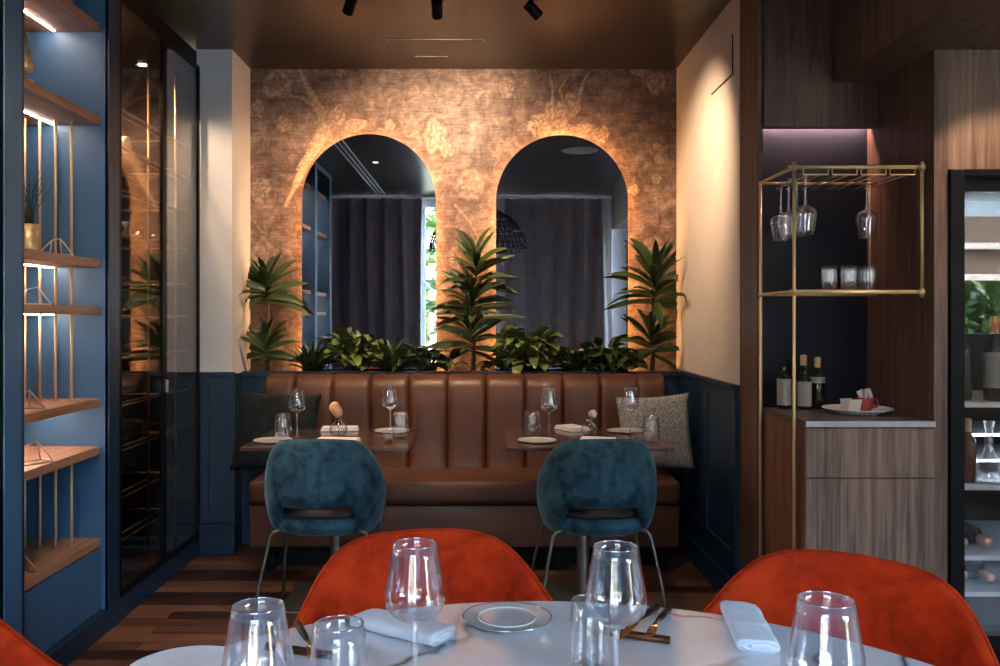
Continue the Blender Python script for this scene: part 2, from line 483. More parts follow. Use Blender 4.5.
# blue wainscot of the pier
def wainscot(name, axis, a0, a1, c, out, z1=DADO, mat='navy', n=1, ends=None):
    """panelled lining: axis 'x' spans a0..a1 in x at y=c; 'y' spans in y at x=c; out = +-1 direction it faces"""
    bm = bmesh.new()
    def bb(u0, u1, d0, d1, z0, z1, bev=0):
        d0, d1 = sorted((c+out*d0, c+out*d1))
        if axis == 'x': box(bm, u0, u1, d0, d1, z0, z1, bev)
        else: box(bm, d0, d1, u0, u1, z0, z1, bev)
    bb(a0, a1, 0, .012, 0, z1)
    bb(a0, a1, .0115, .03, z1-.018, z1+.004, .003)       # cap
    w = (a1-a0)/n
    for k in range(n):
        u0 = a0+k*w; u1 = u0+w
        bb(u0, u1, .0115, .02, z1-.07, z1-.019); bb(u0, u1, .0115, .02, .17, .235)
        bb(u0, u0+.045, .0115, .0195, .2349, z1-.0699); bb(u1-.045, u1, .0115, .0195, .2349, z1-.0699)
    return struct(name, bm, mat)
wl = bmesh.new()
box(wl, -1.56, XL, 4.83, YB+.15, 0, DADO-.011)
struct('wall_left_base', wl, 'navy')
wainscot('trim_1', 'x', -1.535, XL+.018, 4.83, -1)
struct('baseboard_left', B(-1.535, XL+.02, 4.785, 4.81, 0, .165, bev=.004), 'navy')

# right wall
struct('wall_right', B(XR, XR+.10, 3.93, YB+.15, DADO, ZC), 'cream_plaster')
struct('wall_right_base', B(XR, XR+.10, 3.93, YB+.15, 0, DADO), 'navy')
wainscot('trim_2', 'y', 3.935, 5.02, XR, -1, n=2)
struct('baseboard_right', B(XR-.045, XR-.02, 3.94, 5.0, 0, .12, bev=.004), 'navy')
# flush access hatch on the right wall
ap = thing('access_panel', 'thin dark outline of a flush hatch high on the cream right wall', 'panel', (XR, 4.2, 2.5))
bm = bmesh.new()
box(bm, XR-.004, XR+.002, 4.03, 4.036, 2.41, 2.59); box(bm, XR-.004, XR+.002, 4.03, 4.40, 2.405, 2.411)
o = finish('hatch_gap', bm, 'black_metal', ap); o.matrix_parent_inverse = Matrix.Translation((-XR,-4.2,-2.5))
bm = bmesh.new(); box(bm, XR-.002, XR+.002, 4.036, 4.40, 2.411, 2.59)
o = finish('hatch_lid', bm, 'cream_plaster', ap); o.matrix_parent_inverse = Matrix.Translation((-XR,-4.2,-2.5))

def part(name, bm, mat, parent, **k):
    """mesh given in WORLD space, parented under a thing placed anywhere (unrotated)"""
    o = finish(name, bm, mat, parent, **k)
    root = parent; loc = Vector((0,0,0))
    while root is not None:
        loc += root.location; root = root.parent
    # children of children: parent's own location is zero for meshes
    me = o.data
    me.transform(Matrix.Translation(-loc))
    return o

# wood strip, niche surround, header and soffit
struct('trim_3', B(XR, XR+.024, 3.68, 3.929, 0, ZC), 'walnut')
struct('trim_4', B(XR+.024, 1.65, 3.66, 3.72, 2.09, ZC), 'walnut')      # header over the niche
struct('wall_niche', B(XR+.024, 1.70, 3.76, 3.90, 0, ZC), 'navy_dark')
struct('trim_5', B(1.65, 1.70, 3.205, 3.759, 0, 2.27), 'walnut')         # side panel of the niche
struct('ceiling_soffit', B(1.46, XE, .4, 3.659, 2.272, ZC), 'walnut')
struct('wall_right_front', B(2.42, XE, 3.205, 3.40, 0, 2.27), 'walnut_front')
bm = bmesh.new(); box(bm, 1.7005, 2.4199, 3.205, 3.40, 1.835, 2.27); 
struct('trim_6', bm, 'walnut_front')
struct('wall_right_outer', B(XE, XE+.1, YR-.15, 3.4, 0, ZC), 'cream_plaster')
struct('trim_7', B(1.20, 1.648, 3.728, 3.742, 2.125, 2.135), 'led_niche')   # glowing strip behind the header

# rear window wall (behind the camera)
def rear_wall():
    y0, y1 = YR-.12, YR
    segs = [(-2.1, -1.9, 0, ZC), (1.62, 1.98, 0, ZC), (4.6, XE+.1, 0, ZC), (-1.9, 1.62, 2.70, ZC), (1.98, 4.6, 2.35, ZC), (1.98, 4.6, 0, .35), (3.3, 4.6, .3501, 1.16)]  # last segment: raised sill added to darken the fridge door reflection
    for k, s in enumerate(segs):
        struct('wall_rear' if k == 0 else 'wall_rear_pier_%d' % k, B(s[0], s[1], y0, y1, s[2], s[3]), 'cream_plaster')
    for k, (a, b, z0, z1, n) in enumerate(((-1.9, 1.62, 0, 2.70, 3), (1.98, 4.6, .35, 2.35, 3))):
        fr = bmesh.new(); w = .05
        box(fr, a, b, y0+.03, y1-.03, z0, z0+w); box(fr, a, b, y0+.03, y1-.03, z1-w, z1)
        for i in range(n+1):
            x = a+(b-a-w)*i/n; box(fr, x, x+w, y0+.03, y1-.03, z0+w, z1-w)
        f = struct('window_%d' % (k+1), fr, 'white_frame')
        for i in range(n):
            x = a+(b-a-w)*i/n
            g = finish('pane', B(x+w, x+(b-a-w)/n, (y0+y1)/2-.004, (y0+y1)/2+.004, z0+w, z1-w), 'window_glass', f)
rear_wall()
def curtain(x0, x1, y, z0, z1, label):
    bm = bmesh.new(); nx = int((x1-x0)*110); nz = 10
    rows = []
    for s in (0, 1):
        g = []
        for j in range(nz+1):
            z = z0+(z1-z0)*j/nz; row = []
            for i in range(nx+1):
                x = x0+(x1-x0)*i/nx
                ph = x*2*PI/.24
                d = .055*math.sin(ph+.8*math.sin(x*5)) * (.75+.25*(1-j/nz)) + .012*math.sin(ph*2.3+z)
                row.append(bm.verts.new((x+.012*math.sin(ph*.5+z*1.3), y+d+(.004 if s else 0), z)))
            g.append(row)
        rows.append(g)
        for a, b in zip(g, g[1:]):
            for i in range(nx): bm.faces.new((a[i], a[i+1], b[i+1], b[i]))
    o = finish('curtain', bm, 'curtain_fabric', smooth=True)
    return tag(o, label, 'curtain', None)
curtain(-1.84, -.72, -.40, .02, 2.725, 'charcoal floor-length curtain reflected in the left arched mirror')
curtain(.12, 1.60, -.40, .02, 2.725, 'charcoal floor-length curtain reflected in the right arched mirror')
rl = thing('curtain_rail', 'slim pale curtain rail above the charcoal curtains', 'curtain rail', (-.1, -.40, 2.74))
part('rail', B(-1.86, 1.62, -.42, -.38, 2.727, 2.75), 'white_frame', rl)
for x in (-1.6, 0, 1.4): part('bracket', B(x, x+.03, -.60, -.43, 2.73, 2.75), 'white_frame', rl)

# ================================================================== LEFT SHELVING
XS = -1.54     # front plane of the shelving wall
def shelving_bay(y0, y1, label, main=False, post='navy_light'):
    """y0..y1 clear opening; upright at the far end is part of this unit, the near one as well"""
    t = thing('shelving_unit', label, 'shelving', (-1.72, (y0+y1)/2, 0))
    part('upright', B(-1.98, XS, y1, y1+.09, 0, ZC-.02), 'navy_light', t)
    part('front_post', B(XS-.01, XS+.006, y1+.0, y1+.105, .0, ZC-.02), post, t)
    part('back_panel', B(-1.995, -1.98, y0, y1, 0.08, ZC-.02), 'navy_light', t)
    part('plinth', B(-1.97, XS+.004, y0, y1, 0, .09), 'navy', t)
    part('top_panel', B(-1.97, XS, y0, y1, ZC-.07, ZC-.02), 'navy', t)
    part('door', B(XS-.045, XS-.025, y0+.008, y1-.002, .093, .345), 'navy_light', t)
    zt = [2.505, 2.12, 1.533, 1.341, .962, .764, .385]
    for z in zt:
        s = part('shelf', B(-1.975, XS-.03, y0+.003, y1-.001, z-.034, z, bev=.002), 'shelf_oak', t)
        if z not in (.764,.385):
            l = finish('led_strip', B(-1.755, -1.749, y0+.02, y1-.02, z-.037, z-.0345), 'led_white', s)
            l.data.transform(Matrix.Translation(-t.location))
    yr = y1-.14
    def rods(za, zb, xs):
        for x in xs: part('rod', T([(x, yr, za), (x, yr, zb)], .0058, 8), 'brass_rod', t, smooth=True)
    X4 = (-1.624, -1.687, -1.749, -1.810, -1.872)
    rods(1.533, 2.12-.034, X4); rods(1.341, 1.533-.034, X4); rods(.962, 1.341-.034, X4); rods(.385, .764-.034, X4)
    rods(2.505, ZC-.07, X4[:1]); rods(2.12, 2.505-.034, X4[3:4])
    return t
shelving_bay(2.955, 3.63, 'navy shelving bay with oak shelves and brass rods beside the glazed wine cabinet', True, 'navy')
shelving_bay(2.13, 2.835, 'navy shelving bay seen only in the left mirror, second from the wine cabinet')
shelving_bay(1.31, 2.01, 'navy shelving bay seen only in the left mirror, third from the wine cabinet')
# near post of the visible bay is wide
pn = struct('trim_8', B(-1.98, XS+.006, 2.9405, 2.955, 0, ZC-.02), 'navy')
struct('trim_9', B(-1.98, XS+.004, 1.20, 1.31, 0, ZC-.02), 'navy_light')

# decorative objects on the shelves
def wire_ornament(x, y, z, s, rz, label, mat='brass_satin'):
    base = [(-1,-.6,0),(1,-.6,0),(1.1,.6,0),(-.9,.6,0)]; top = [(-.3,0,.95),(.5,.1,1.15)]
    V = [Vector(p)*s for p in base+top]
    E = [(0,1),(1,2),(2,3),(3,0),(0,4),(3,4),(4,5),(1,5),(2,5)]
    bm = bmesh.new()
    for a, b in E: tube(bm, [V[a]+Vector((0,0,.0025)), V[b]+Vector((0,0,.0025))], .0024, 6)
    o = finish('wire_ornament', bm, mat, smooth=True)
    o.location = (x, y, z); o.rotation_euler = (0,0,rz)
    return tag(o, label, 'ornament', None)
simple('white_wire', (.7,.68,.62), .4)
wire_ornament(-1.635, 3.38, 1.533, .056, 1.2, 'geometric wire ornament beside the gold plant pot', 'white_wire')
wire_ornament(-1.635, 3.20, 1.341, .055, 1.0, 'geometric wire ornament on the narrow-gap shelf under the gold pot', 'white_wire')
wire_ornament(-1.635, 3.15, .962, .060, 1.3, 'geometric wire ornament lying among the long brass rods', 'brass_satin')
wire_ornament(-1.640, 3.20, .764, .065, 1.1, 'gold wire ornament on the second lowest oak shelf', 'brass_satin')
wire_ornament(-1.630, 3.10, .385, .055, 1.1, 'gold wire ornament on the lowest oak shelf', 'brass_satin')
pt = thing('potted_grass', 'gold pot with thin dark grass blades on an oak shelf', 'plant pot', (-1.622, 3.15, 1.533))
bm = L([(0,0),(.030,0),(.034,.008),(.038,.095),(.034,.095),(.031,.02),(0,.02)], 24); finish('pot', bm, 'gold_leaf', pt, smooth=True)
finish('soil', L([(0,.080),(.034,.082),(0,.086)], 16), 'soil', pt)
bm = bmesh.new()
for k in range(26):
    a = random.uniform(-.6, .9); d = random.uniform(-.6,.6); L_ = random.uniform(.12, .25)
    p0 = Vector((random.uniform(-.018,.018), random.uniform(-.018,.018), .082))
    pts = [p0 + Vector((math.sin(a)*L_*t*.55*(.5+t*.6), math.sin(d)*L_*t*.4, L_*t*(1-.12*t))) for t in (0,.35,.7,1)]
    tube(bm, pts, [.0018,.0016,.0012,.0004], 4)
finish('grass_blades', bm, 'grass_dark', pt, smooth=True)
# small gold bell shaped ornament hung on the top shelf
on = thing('bell_ornament', 'small gold bell-shaped ornament under the top oak shelf', 'ornament', (-1.610, 3.10, 2.12))
finish('body', L([(0,.045),(.030,.045),(.034,.052),(.022,.11),(.010,.15),(.008,.23),(0,.235)], 20), 'gold_leaf', on, smooth=True)
finish('base', L([(0,0),(.032,0),(.032,.01),(.008,.016),(.008,.047),(0,.047)], 20), 'brass', on, smooth=True)

# ================================================================== WINE CABINET
wc = thing('wine_cabinet', 'tall glazed wine cabinet with black frame and brass racks', 'wine cabinet', (-1.75, 4.27, 0))
Y0, Y1 = 3.735, 4.80
part('side_panel', B(-1.98, XS-.01, Y0, Y0+.02, 0.0, ZC-.02), 'black_metal', wc)
part('back_panel', B(-1.995, -1.98, Y0, Y1+.01, 0, ZC-.02), 'black_metal', wc)
part('side_panel', B(-1.98, XS-.02, Y1-.005, Y1+.015, 0, ZC-.02), 'black_metal', wc)
part('plinth', B(-1.98, XS+.003, Y0, Y1+.015, 0, .10), 'navy', wc)
part('top_panel', B(-1.98, XS-.01, Y0+.02, Y1-.005, ZC-.16, ZC-.02), 'black_metal', wc)
dm = 4.265
for (a, b) in ((Y0, dm), (dm+.004, Y1)):
    bm = bmesh.new(); w = .022
    box(bm, XS-.012, XS+.006, a, a+w, .10, ZC-.10); box(bm, XS-.012, XS+.006, b-w, b, .10, ZC-.10)
    box(bm, XS-.012, XS+.006, a+w, b-w, .10, .10+w); box(bm, XS-.012, XS+.006, a+w, b-w, ZC-.10-w, ZC-.10)
    d = part('door', bm, 'black_metal', wc)
    g = finish('door_glass', B(XS-.006, XS, a+w, b-w, .10+w, ZC-.10-w), 'smoked_glass', d)
    g.data.transform(Matrix.Translation(-wc.location))
    hy = b-.035 if a == Y0 else a+.035
    if a == Y0: continue
    h = finish('handle', B(XS+.006, XS+.02, a+.004, a+.016, .99-.06, .99+.0, bev=.002), 'steel', d); h.data.transform(Matrix.Translation(-wc.location))
RZ = [2.22, 2.05, 1.86, 1.66, 1.47, 1.30, 1.11, .90, .70, .49, .30]
for i, z in enumerate(RZ):
    bm = bmesh.new()
    for x in (-1.60, -1.655, -1.90):
        tube(bm, [(x, Y0+.02, z), (x, Y1-.012, z)], .0045, 6)
    for y in (3.80, 4.60): tube(bm, [(-1.595, y, z-.008), (-1.94, y, z-.008)], .0045, 6)
    part('bottle_rack', bm, 'brass_dark', wc, smooth=True)
for (x, y) in ((-1.597, 4.60), (-1.94, 4.60), (-1.597,4.225), (-1.94, 4.225)):
    part('rack_post', T([(x, y, .10), (x, y, 2.58)], .007, 8), 'brass_dark', wc, smooth=True)
for yy in (4.0, 4.55): part('downlight', L([(0,0),(.022,0),(.022,-.004),(0,-.004)], 20, cx=-1.75, cy=yy, cz=ZC-.1602), 'lamp_lens', wc)

def bottle_bm(h=.30, r=.0375):
    return L([(0,.004),(r*.6,.0),(r*.92,.002),(r,.01),(r,h*.60),(r*.93,h*.66),(r*.55,h*.735),(r*.38,h*.78),(r*.36,h*.93),(r*.42,h*.94),(r*.42,h*.97),(0,h*.97)], 20)
def make_bottle(label, cat='bottle', mat='bottle_black', lab='paper_label', cap='cork_gold', h=.30, r=.0375, loc=(0,0,0), rot=(0,0,0), group=None, name='wine_bottle', lz=(.18,.50)):
    t = thing(name, label, cat, loc, rot=rot, group=group)
    finish('bottle_body', bottle_bm(h, r), mat, t, smooth=True)
    if lab:
        finish('paper_label', L([(r+.0006,h*lz[0]),(r+.0006,h*lz[1])], 20), lab, t, smooth=True)
    if cap:
        finish('capsule', L([(r*.46,h*.80),(r*.46,h*.985),(r*.3,h),(0,h)], 16), cap, t, smooth=True)
    return t
wb = None
spots = [(3.86,1,'gold'),(4.07,1,'w'),(4.02,3,'d'),(4.10,3,'w'),(3.90,5,'w'),(3.95,7,'w'),(3.85,7,'d'),(3.90,8,'w'),(3.84,9,'w'),(3.95,9,'w'),(3.86,4,'d'),(4.05,5,'d'),(4.12,6,'d'),(3.93,6,'w'),(4.5,3,'d'),(4.5,8,'d'),(4.08,8,'d')]
names = {0:'top',1:'second',2:'third',3:'fourth',4:'fifth',5:'sixth',6:'seventh',7:'eighth',8:'ninth',9:'tenth',10:'lowest'}
protos = {}; seen_l = {}
for (y, ri, k) in spots:
    z = RZ[ri]+.0375+.0045
    lab = {'gold':'gold-capped', 'w':'rosy pale', 'd':'dark'}[k]+' bottle on the %s brass rack from the top in the cabinet' % names[ri]
    lab = lab.replace('on the top brass rack from the top', 'on the top brass rack')
    if lab in seen_l: lab = lab.replace('lying', 'lying farther along')
    seen_l[lab] = 1
    if k not in protos:
        protos[k] = make_bottle(lab, mat={'w':'rose_glass','gold':'bottle_green','d':'bottle_black'}[k], lab='label_bright' if k != 'd' else None, cap={'gold':'cork_gold','w':'soft_white','d':'bottle_black'}[k], lz=(.03,.34), loc=(-1.625 if k == 'w' else -1.935, y, z), rot=(0, -PI/2 if k == 'w' else PI/2, 0), group='bottles lying in the wine cabinet')
        bpy.context.view_layer.update()
    else:
        dup(protos[k], (-1.625 if k == 'w' else -1.935, y, z), lab)

# ================================================================== BANQUETTE
sf = thing('banquette', 'long tan leather banquette with vertical channel-tufted back', 'sofa', (-.085, 4.7, 0))
SX0, SX1 = -1.178, 1.010
# seat cushion: rounded front, one long piece
def rounded_slab(x0, x1, y0, y1, z0, z1, r, seg=5):
    return B(x0, x1, y0, y1, z0, z1, bev=r, seg=seg)
part('seat', rounded_slab(SX0, SX1, 4.425, 4.93, .345, .470, .035), 'tan_leather', sf, smooth=True)
part('base', rounded_slab(SX0+.004, SX1-.004, 4.45, 4.93, .128, .343, .012, 3), 'tan_leather', sf, smooth=True)
def channel_back():
    pxs = [265, 295, 333, 371, 409, 447.5, 486, 525, 563, 600, 637, 665]
    xs = [(p-CX)*4.87/F for p in pxs]
    bm = bmesh.new()
    for a, b in zip(xs, xs[1:]):
        n = 16; prof = []
        for i in range(n+1):
            u = -1+2*i/n
            prof.append((a+(b-a)*i/n, (1-abs(u)**7)**.5))
        rows = []
        zs = [.44, .52, .65, .80, .90, .935, .958, .972, .978]
        for z in zs:
            k = (1-((z-.88)/.098)**2)**.5 if z > .88 else 1
            k = max(k, 0)
            row = []
            for (x, d) in prof:
                y = 4.935 - .055*0 - (.024*d+.083)*k - .03*(z < .5)
                zz = z - .012*(1-d)*(z > .93)
                row.append(bm.verts.new((x, y, zz)))
            rows.append(row)
        for r0, r1 in zip(rows, rows[1:]):
            for i in range(n): bm.faces.new((r0[i], r0[i+1], r1[i+1], r1[i]))
        back = [bm.verts.new((x, 4.99, z)) for (x, z) in ((a, .44), (b, .44), (b, .966), (a, .966))]
        bm.faces.new(back)
        # top strip, side caps
        top = rows[-1]
        bm.faces.new([top[i] for i in range(n+1)] + [back[2], back[3]])
        bm.faces.new([r[0] for r in rows] + [back[3], back[0]])
        bm.faces.new([r[-1] for r in rows] + [back[2], back[1]])
    return bm
part('backrest', channel_back(), 'tan_leather', sf, smooth=True)
for x in (-1.08, -.35, .35, .92):
    for y in (4.52, 4.86):
        part('leg', B(x-.025, x+.025, y-.025, y+.025, 0, .13, bev=.003), 'black_metal', sf)
part('kick_board', B(SX0+.08, SX1-.08, 4.60, 4.62, .0, .127), 'black_metal', sf)

# planter behind the banquette
pb = thing('planter_box', 'navy planter ledge running behind the leather banquette', 'planter', (-.1, 5.1, 0))
part('front_panel', B(XL+.0, XR, 5.02, 5.04, 0, .955), 'navy', pb)
part('rim', B(XL+.002, XR-.002, 5.006, 5.045, .9551, .985, bev=.003), 'navy', pb)
part('bottom_board', B(XL+.0, XR, 5.041, YB-.002, .70, .72), 'navy_dark', pb)
part('soil', B(XL+.001, XR-.001, 5.0455, YB-.003, .721, .962), 'soil', pb)

# arched mirrors with the warm halo behind
def arch_outline(r, zc, zb, cx, n=40):
    pts = [(cx+r, zb)]
    for k in range(n+1):
        a = PI*k/n; pts.append((cx+r*math.cos(a), zc+r*math.sin(a)))
    pts.append((cx-r, zb)); return pts
def arched_mirror(pxl, pxr, pytop, label):
    Ym = 5.125
    xl = (pxl-CX)*Ym/F; xr = (pxr-CX)*Ym/F; r = (xr-xl)/2; cx = (xl+xr)/2; zt = H-(pytop-CY)*Ym/F; zc = zt-r
    zb = .975
    t = thing('arched_mirror', label, 'mirror', (cx, Ym, zb))
    pts = arch_outline(r, zc, zb, cx)
    bm = bmesh.new()
    f = [bm.verts.new((x, Ym, z)) for x, z in pts]; b = [bm.verts.new((x, Ym+.005, z)) for x, z in pts]
    bm.faces.new(f); bm.faces.new(b[::-1])
    for i in range(len(pts)):
        j = (i+1) % len(pts); bm.faces.new((f[i], f[j], b[j], b[i]))
    part('mirror_glass', bm, 'mirror', t)
    bm = bmesh.new()
    p2 = arch_outline(r-.012, zc, zb, cx); p3 = arch_outline(r-.022, zc, zb, cx)
    for i in range(len(p2)-1):
        q = [(p2[i], Ym+.010), (p2[i+1], Ym+.010), (p2[i+1], Ym+.022), (p2[i], Ym+.022)]
        vs = [bm.verts.new((x, y, z)) for ((x, z), y) in q]; bm.faces.new(vs)
        q = [(p3[i], Ym+.012), (p3[i+1], Ym+.012), (p3[i+1], Ym+.024), (p3[i], Ym+.024)]
        v2 = [bm.verts.new((x, y, z)) for ((x, z), y) in q]; bm.faces.new(v2)
        bm.faces.new((vs[0], vs[1], v2[1], v2[0])); bm.faces.new((vs[3], vs[2], v2[2], v2[3]))
    part('led_strip', bm, 'led_halo', t)
    bm = bmesh.new()
    p4 = arch_outline(r-.05, zc, zb+.02, cx)
    f = [bm.verts.new((x, Ym+.0055, z)) for x, z in p4]; b = [bm.verts.new((x, YB-.001, z)) for x, z in p4]
    for i in range(len(p4)):
        j = (i+1) % len(p4); bm.faces.new((f[i], f[j], b[j], b[i]))
    part('mounting_frame', bm, 'black_metal', t)
    return t
arched_mirror(302, 436, 134, 'left arched wall mirror with a warm glow behind its edge')
arched_mirror(496, 628, 135, 'right arched wall mirror with a warm glow behind its edge')

# ------------------------------------------------------------------ plants
YMAX = 5.112
def clampy(v):
    if v.y > 5.085: v.y = 5.085 + (YMAX-5.085)*math.tanh((v.y-5.085)/(YMAX-5.085))
    if v.x < XL+.02: v.x = XL+.02+random.uniform(0,.01)
    if v.x > XR-.02: v.x = XR-.02-random.uniform(0,.01)
    return v
def leaf(bm, p, az, el, ln, w, droop=.9, seg=7, twist=0, fold=.25, shape='lance', clamp=True):
    """az 0 = towards +x, el elevation; leaf arches over by droop radians"""
    d0 = Vector((math.cos(az), math.sin(az), 0))
    side0 = Vector((-math.sin(az), math.cos(az), 0))
    pos = Vector(p); rows = []
    for i in range(seg+1):
        t = i/seg
        e = el - droop*t**1.3
        d = d0*math.cos(e)+Vector((0,0,math.sin(e)))
        nrm = -d0*math.sin(e)+Vector((0,0,math.cos(e)))
        side = side0*math.cos(twist)+nrm*math.sin(twist); nn = nrm*math.cos(twist)-side0*math.sin(twist)
        if shape == 'lance': ww = w*(.30+.70*math.sin(min(1,t*1.6)*PI/2))*(1-t**3.0)**.9 if t < 1 else 0
        else: ww = w*math.sin(PI*min(1, (t*.97+.03))**.8)**.75 if t < 1 else 0
        ww = max(ww, .0008)
        a = Vector(pos+side*ww/2+nn*ww*fold); b = Vector(pos); c = Vector(pos-side*ww/2+nn*ww*fold)
        if clamp: a, b, c = clampy(a), clampy(b), clampy(c)
        rows.append([bm.verts.new(a), bm.verts.new(b), bm.verts.new(c)])
        pos = pos + d*ln/seg
    for r0, r1 in zip(rows, rows[1:]):
        bm.faces.new((r0[0], r0[1], r1[1], r1[0])); bm.faces.new((r0[1], r0[2], r1[2], r1[1]))
def rosette(bm, c, n, ln, w, el0=-.2, el1=1.3, spread=.08, droop=.8):
    for k in range(n):
        t = (k+.5)/n
        az = k*2.39996+random.uniform(-.3,.3)
        el = el0+(el1-el0)*t+random.uniform(-.3,.3)
        l_ = ln*random.uniform(.75,1.12)*(1-.22*t)
        # leaves that would hit the wall are turned sideways
        if math.sin(az) > .35: az = (.25 if math.cos(az) > 0 else PI-.25)+random.uniform(-.3,.1)
        leaf(bm, Vector(c)+Vector((0,0,spread*(t-.5)*2)), az, el, l_, w*random.uniform(.8,1.15), droop*random.uniform(.3,1.1), twist=1.0*math.cos(az)+random.uniform(-.45,.45))
def dracaena(px, crowns, label, mat='leaf_dark', Y=5.085):
    x = (px-CX)*Y/F
    t = thing('dracaena', label, 'plant', (x, Y, .96))
    bm = bmesh.new(); zt = max(H-(c[1]-CY)*Y/F for c in crowns)
    tube(bm, [(x, Y, .95), (x+.008, Y, (zt+.95)/2), (x+.004, Y, zt)], [.014,.012,.009], 8)
    for c in crowns:
        if len(c) > 5 and c[5]:
            cx = (c[0]-CX)*Y/F; cz = H-(c[1]-CY)*Y/F
            tube(bm, [(x, Y, .95), (x+(cx-x)*.6, Y-.01, (.95+cz)/2), (cx, Y-.01, cz)], [.011,.010,.008], 8)
    part('stem', bm, 'stem_brown', t, smooth=True)
    bm = bmesh.new()
    for c in crowns:
        cx = (c[0]-CX)*Y/F; cz = H-(c[1]-CY)*Y/F
        rosette(bm, (cx, Y-.012, cz), c[2], c[3], c[4], spread=c[6] if len(c) > 6 else .06)
    part('leaves', bm, mat, t, smooth=True)
    return t
random.seed(11)
dracaena(267, [(267,290,26,.26,.052,0,.06), (266,350,20,.25,.048,0,.05)], 'tall dracaena at the left end of the planter beside the grey pier')
random.seed(21)
dracaena(473, [(476,272,22,.27,.050,0,.08), (472,306,21,.31,.050,0,.08), (470,340,20,.28,.048,0,.07)], 'tall dracaena between the two arched mirrors')
random.seed(5)
dracaena(652, [(655,288,32,.33,.054,0,.10), (650,343,22,.28,.050,0,.07)], 'tall dracaena at the right end of the planter beside the cream wall')
def bush(px, py, n, ln, w, label, mat, shape='oval', Y=5.085, name='leafy_plant', wide=.14, up=.10, el=(.0,1.35), droop=1.1):
    x = (px-CX)*Y/F; zc = H-(py-CY)*Y/F
    t = thing(name, label, 'plant', (x, Y, .96))
    bs = bmesh.new(); bl = bmesh.new()
    for k in range(n):
        az = k*2.39996+random.uniform(-.4,.4)
        if math.sin(az) > .3: az = -az
        e = random.uniform(*el)
        rad = random.uniform(.2, 1)
        tip = clampy(Vector((x+math.cos(az)*wide*rad, Y+math.sin(az)*wide*.45*rad, .965+(zc+up-.965)*random.uniform(.25,1)*(1-.45*rad**2))))
        b = Vector((x+random.uniform(-.03,.03), Y, .955))
        if shape == 'oval':
            tube(bs, [b, (b+tip)/2+Vector((0,0,.02)), tip], [.003,.0025,.002], 5)
            leaf(bl, tip, az+random.uniform(-.5,.5), e-.3, ln*random.uniform(.75,1.2), w*random.uniform(.8,1.2), droop, 6, random.uniform(-.6,.6), .18, 'oval')
        else:
            leaf(bl, b, az, random.uniform(.7,1.45), ln*random.uniform(.6,1.1), w, droop*random.uniform(.4,1.2), 7, random.uniform(-.5,.5), .25, 'lance')
    if shape != 'oval':
        tube(bs, [(x, Y, .95), (x, Y, 1.0)], [.012,.008], 6)
    part('stem', bs, 'stem_brown', t, smooth=True); part('leaves', bl, mat, t, smooth=True)
    return t
random.seed(31)
bush(312, 345, 42, .22, .030, 'low strappy plant standing right of the left dracaena', 'leaf_mid', 'strap', wide=.1)
bush(352, 335, 60, .10, .062, 'rounded leafy plant under the left mirror with lighter top leaves', 'leaf_pale', wide=.16, up=.03)
bush(392, 345, 60, .25, .030, 'wide arching strappy plant under the middle of the left mirror', 'leaf_mid', 'strap', wide=.14)
bush(428, 350, 42, .09, .055, 'leafy pothos plant under the right edge of the left mirror', 'leaf_dark', wide=.16, up=.02)
bush(530, 332, 80, .105, .066, 'broad pale-green leafy plant under the left edge of the right mirror', 'leaf_pale', wide=.17, up=.02)
bush(576, 345, 44, .21, .030, 'low strappy plant under the middle of the right mirror', 'leaf_mid', 'strap', wide=.1)
bush(606, 345, 66, .095, .050, 'mid-green leafy plant under the right edge of the right mirror', 'leaf_mid', wide=.17, up=.01)
bush(502, 358, 26, .08, .05, 'small pothos trailing over the planter rim beside the middle dracaena', 'leaf_dark', wide=.10, up=.02)
# the pothos leaf hanging over the rim
vt = thing('trailing_leaf', 'single large leaf hanging over the navy planter rim above the banquette', 'leaf', at(513, 372, 4.99))
bm = bmesh.new(); leaf(bm, at(520, 364, 5.00), -PI*.60, -.35, .125, .062, 1.25, 7, 0, .12, 'oval', clamp=False)
part('blade', bm, 'leaf_pale', vt, smooth=True)
bm = bmesh.new(); tube(bm, [at(524, 366, 5.06), at(521, 360, 5.03), at(520, 364, 5.00)], .002, 5); part('stalk', bm, 'stem_brown', vt)

# cushions on the banquette
def scatter_cushion(px, py, Y, w, h, t, mat, label, rx=-.16, rz=0, ry=0):
    c = at(px, py, Y)
    o = finish('cushion', pillow_bm(w, h, t), mat, smooth=True)
    o.location = c; o.rotation_euler = (rx, ry, rz)
    return tag(o, label, 'cushion')
scatter_cushion(276, 432, 4.64, .45, .425, .13, 'charcoal_cloth', 'dark charcoal cushion at the left end of the banquette', rx=-.18, rz=.06, ry=.05)
scatter_cushion(655, 433, 4.64, .385, .405, .12, 'grey_tweed', 'grey tweed cushion at the right end of the banquette', rx=-.18, rz=-.12, ry=-.07)

# ================================================================== TABLES
TZ = .74
def cafe_table(cx, label):
    t = thing('bistro_table', label, 'table', (cx, 4.05, 0), group=None)
    part('tabletop', B(cx-.36, cx+.36, 3.75, 4.35, TZ-.016, TZ, bev=.003), 'table_dark', t)
    part('column', L([(.028,.02),(.028,.70),(.028,.71)], 20, cx=cx, cy=4.05), 'gun_metal', t, smooth=True)
    part('base_plate', B(cx-.22, cx+.22, 3.83, 4.27, 0, .012, bev=.003), 'gun_metal', t)
    part('top_plate', B(cx-.12, cx+.12, 3.93, 4.17, TZ-.026, TZ-.0165), 'gun_metal', t)
cafe_table(-.668, 'small dark bistro table in front of the left half of the banquette')
cafe_table(.470, 'small dark bistro table in front of the right half of the banquette')

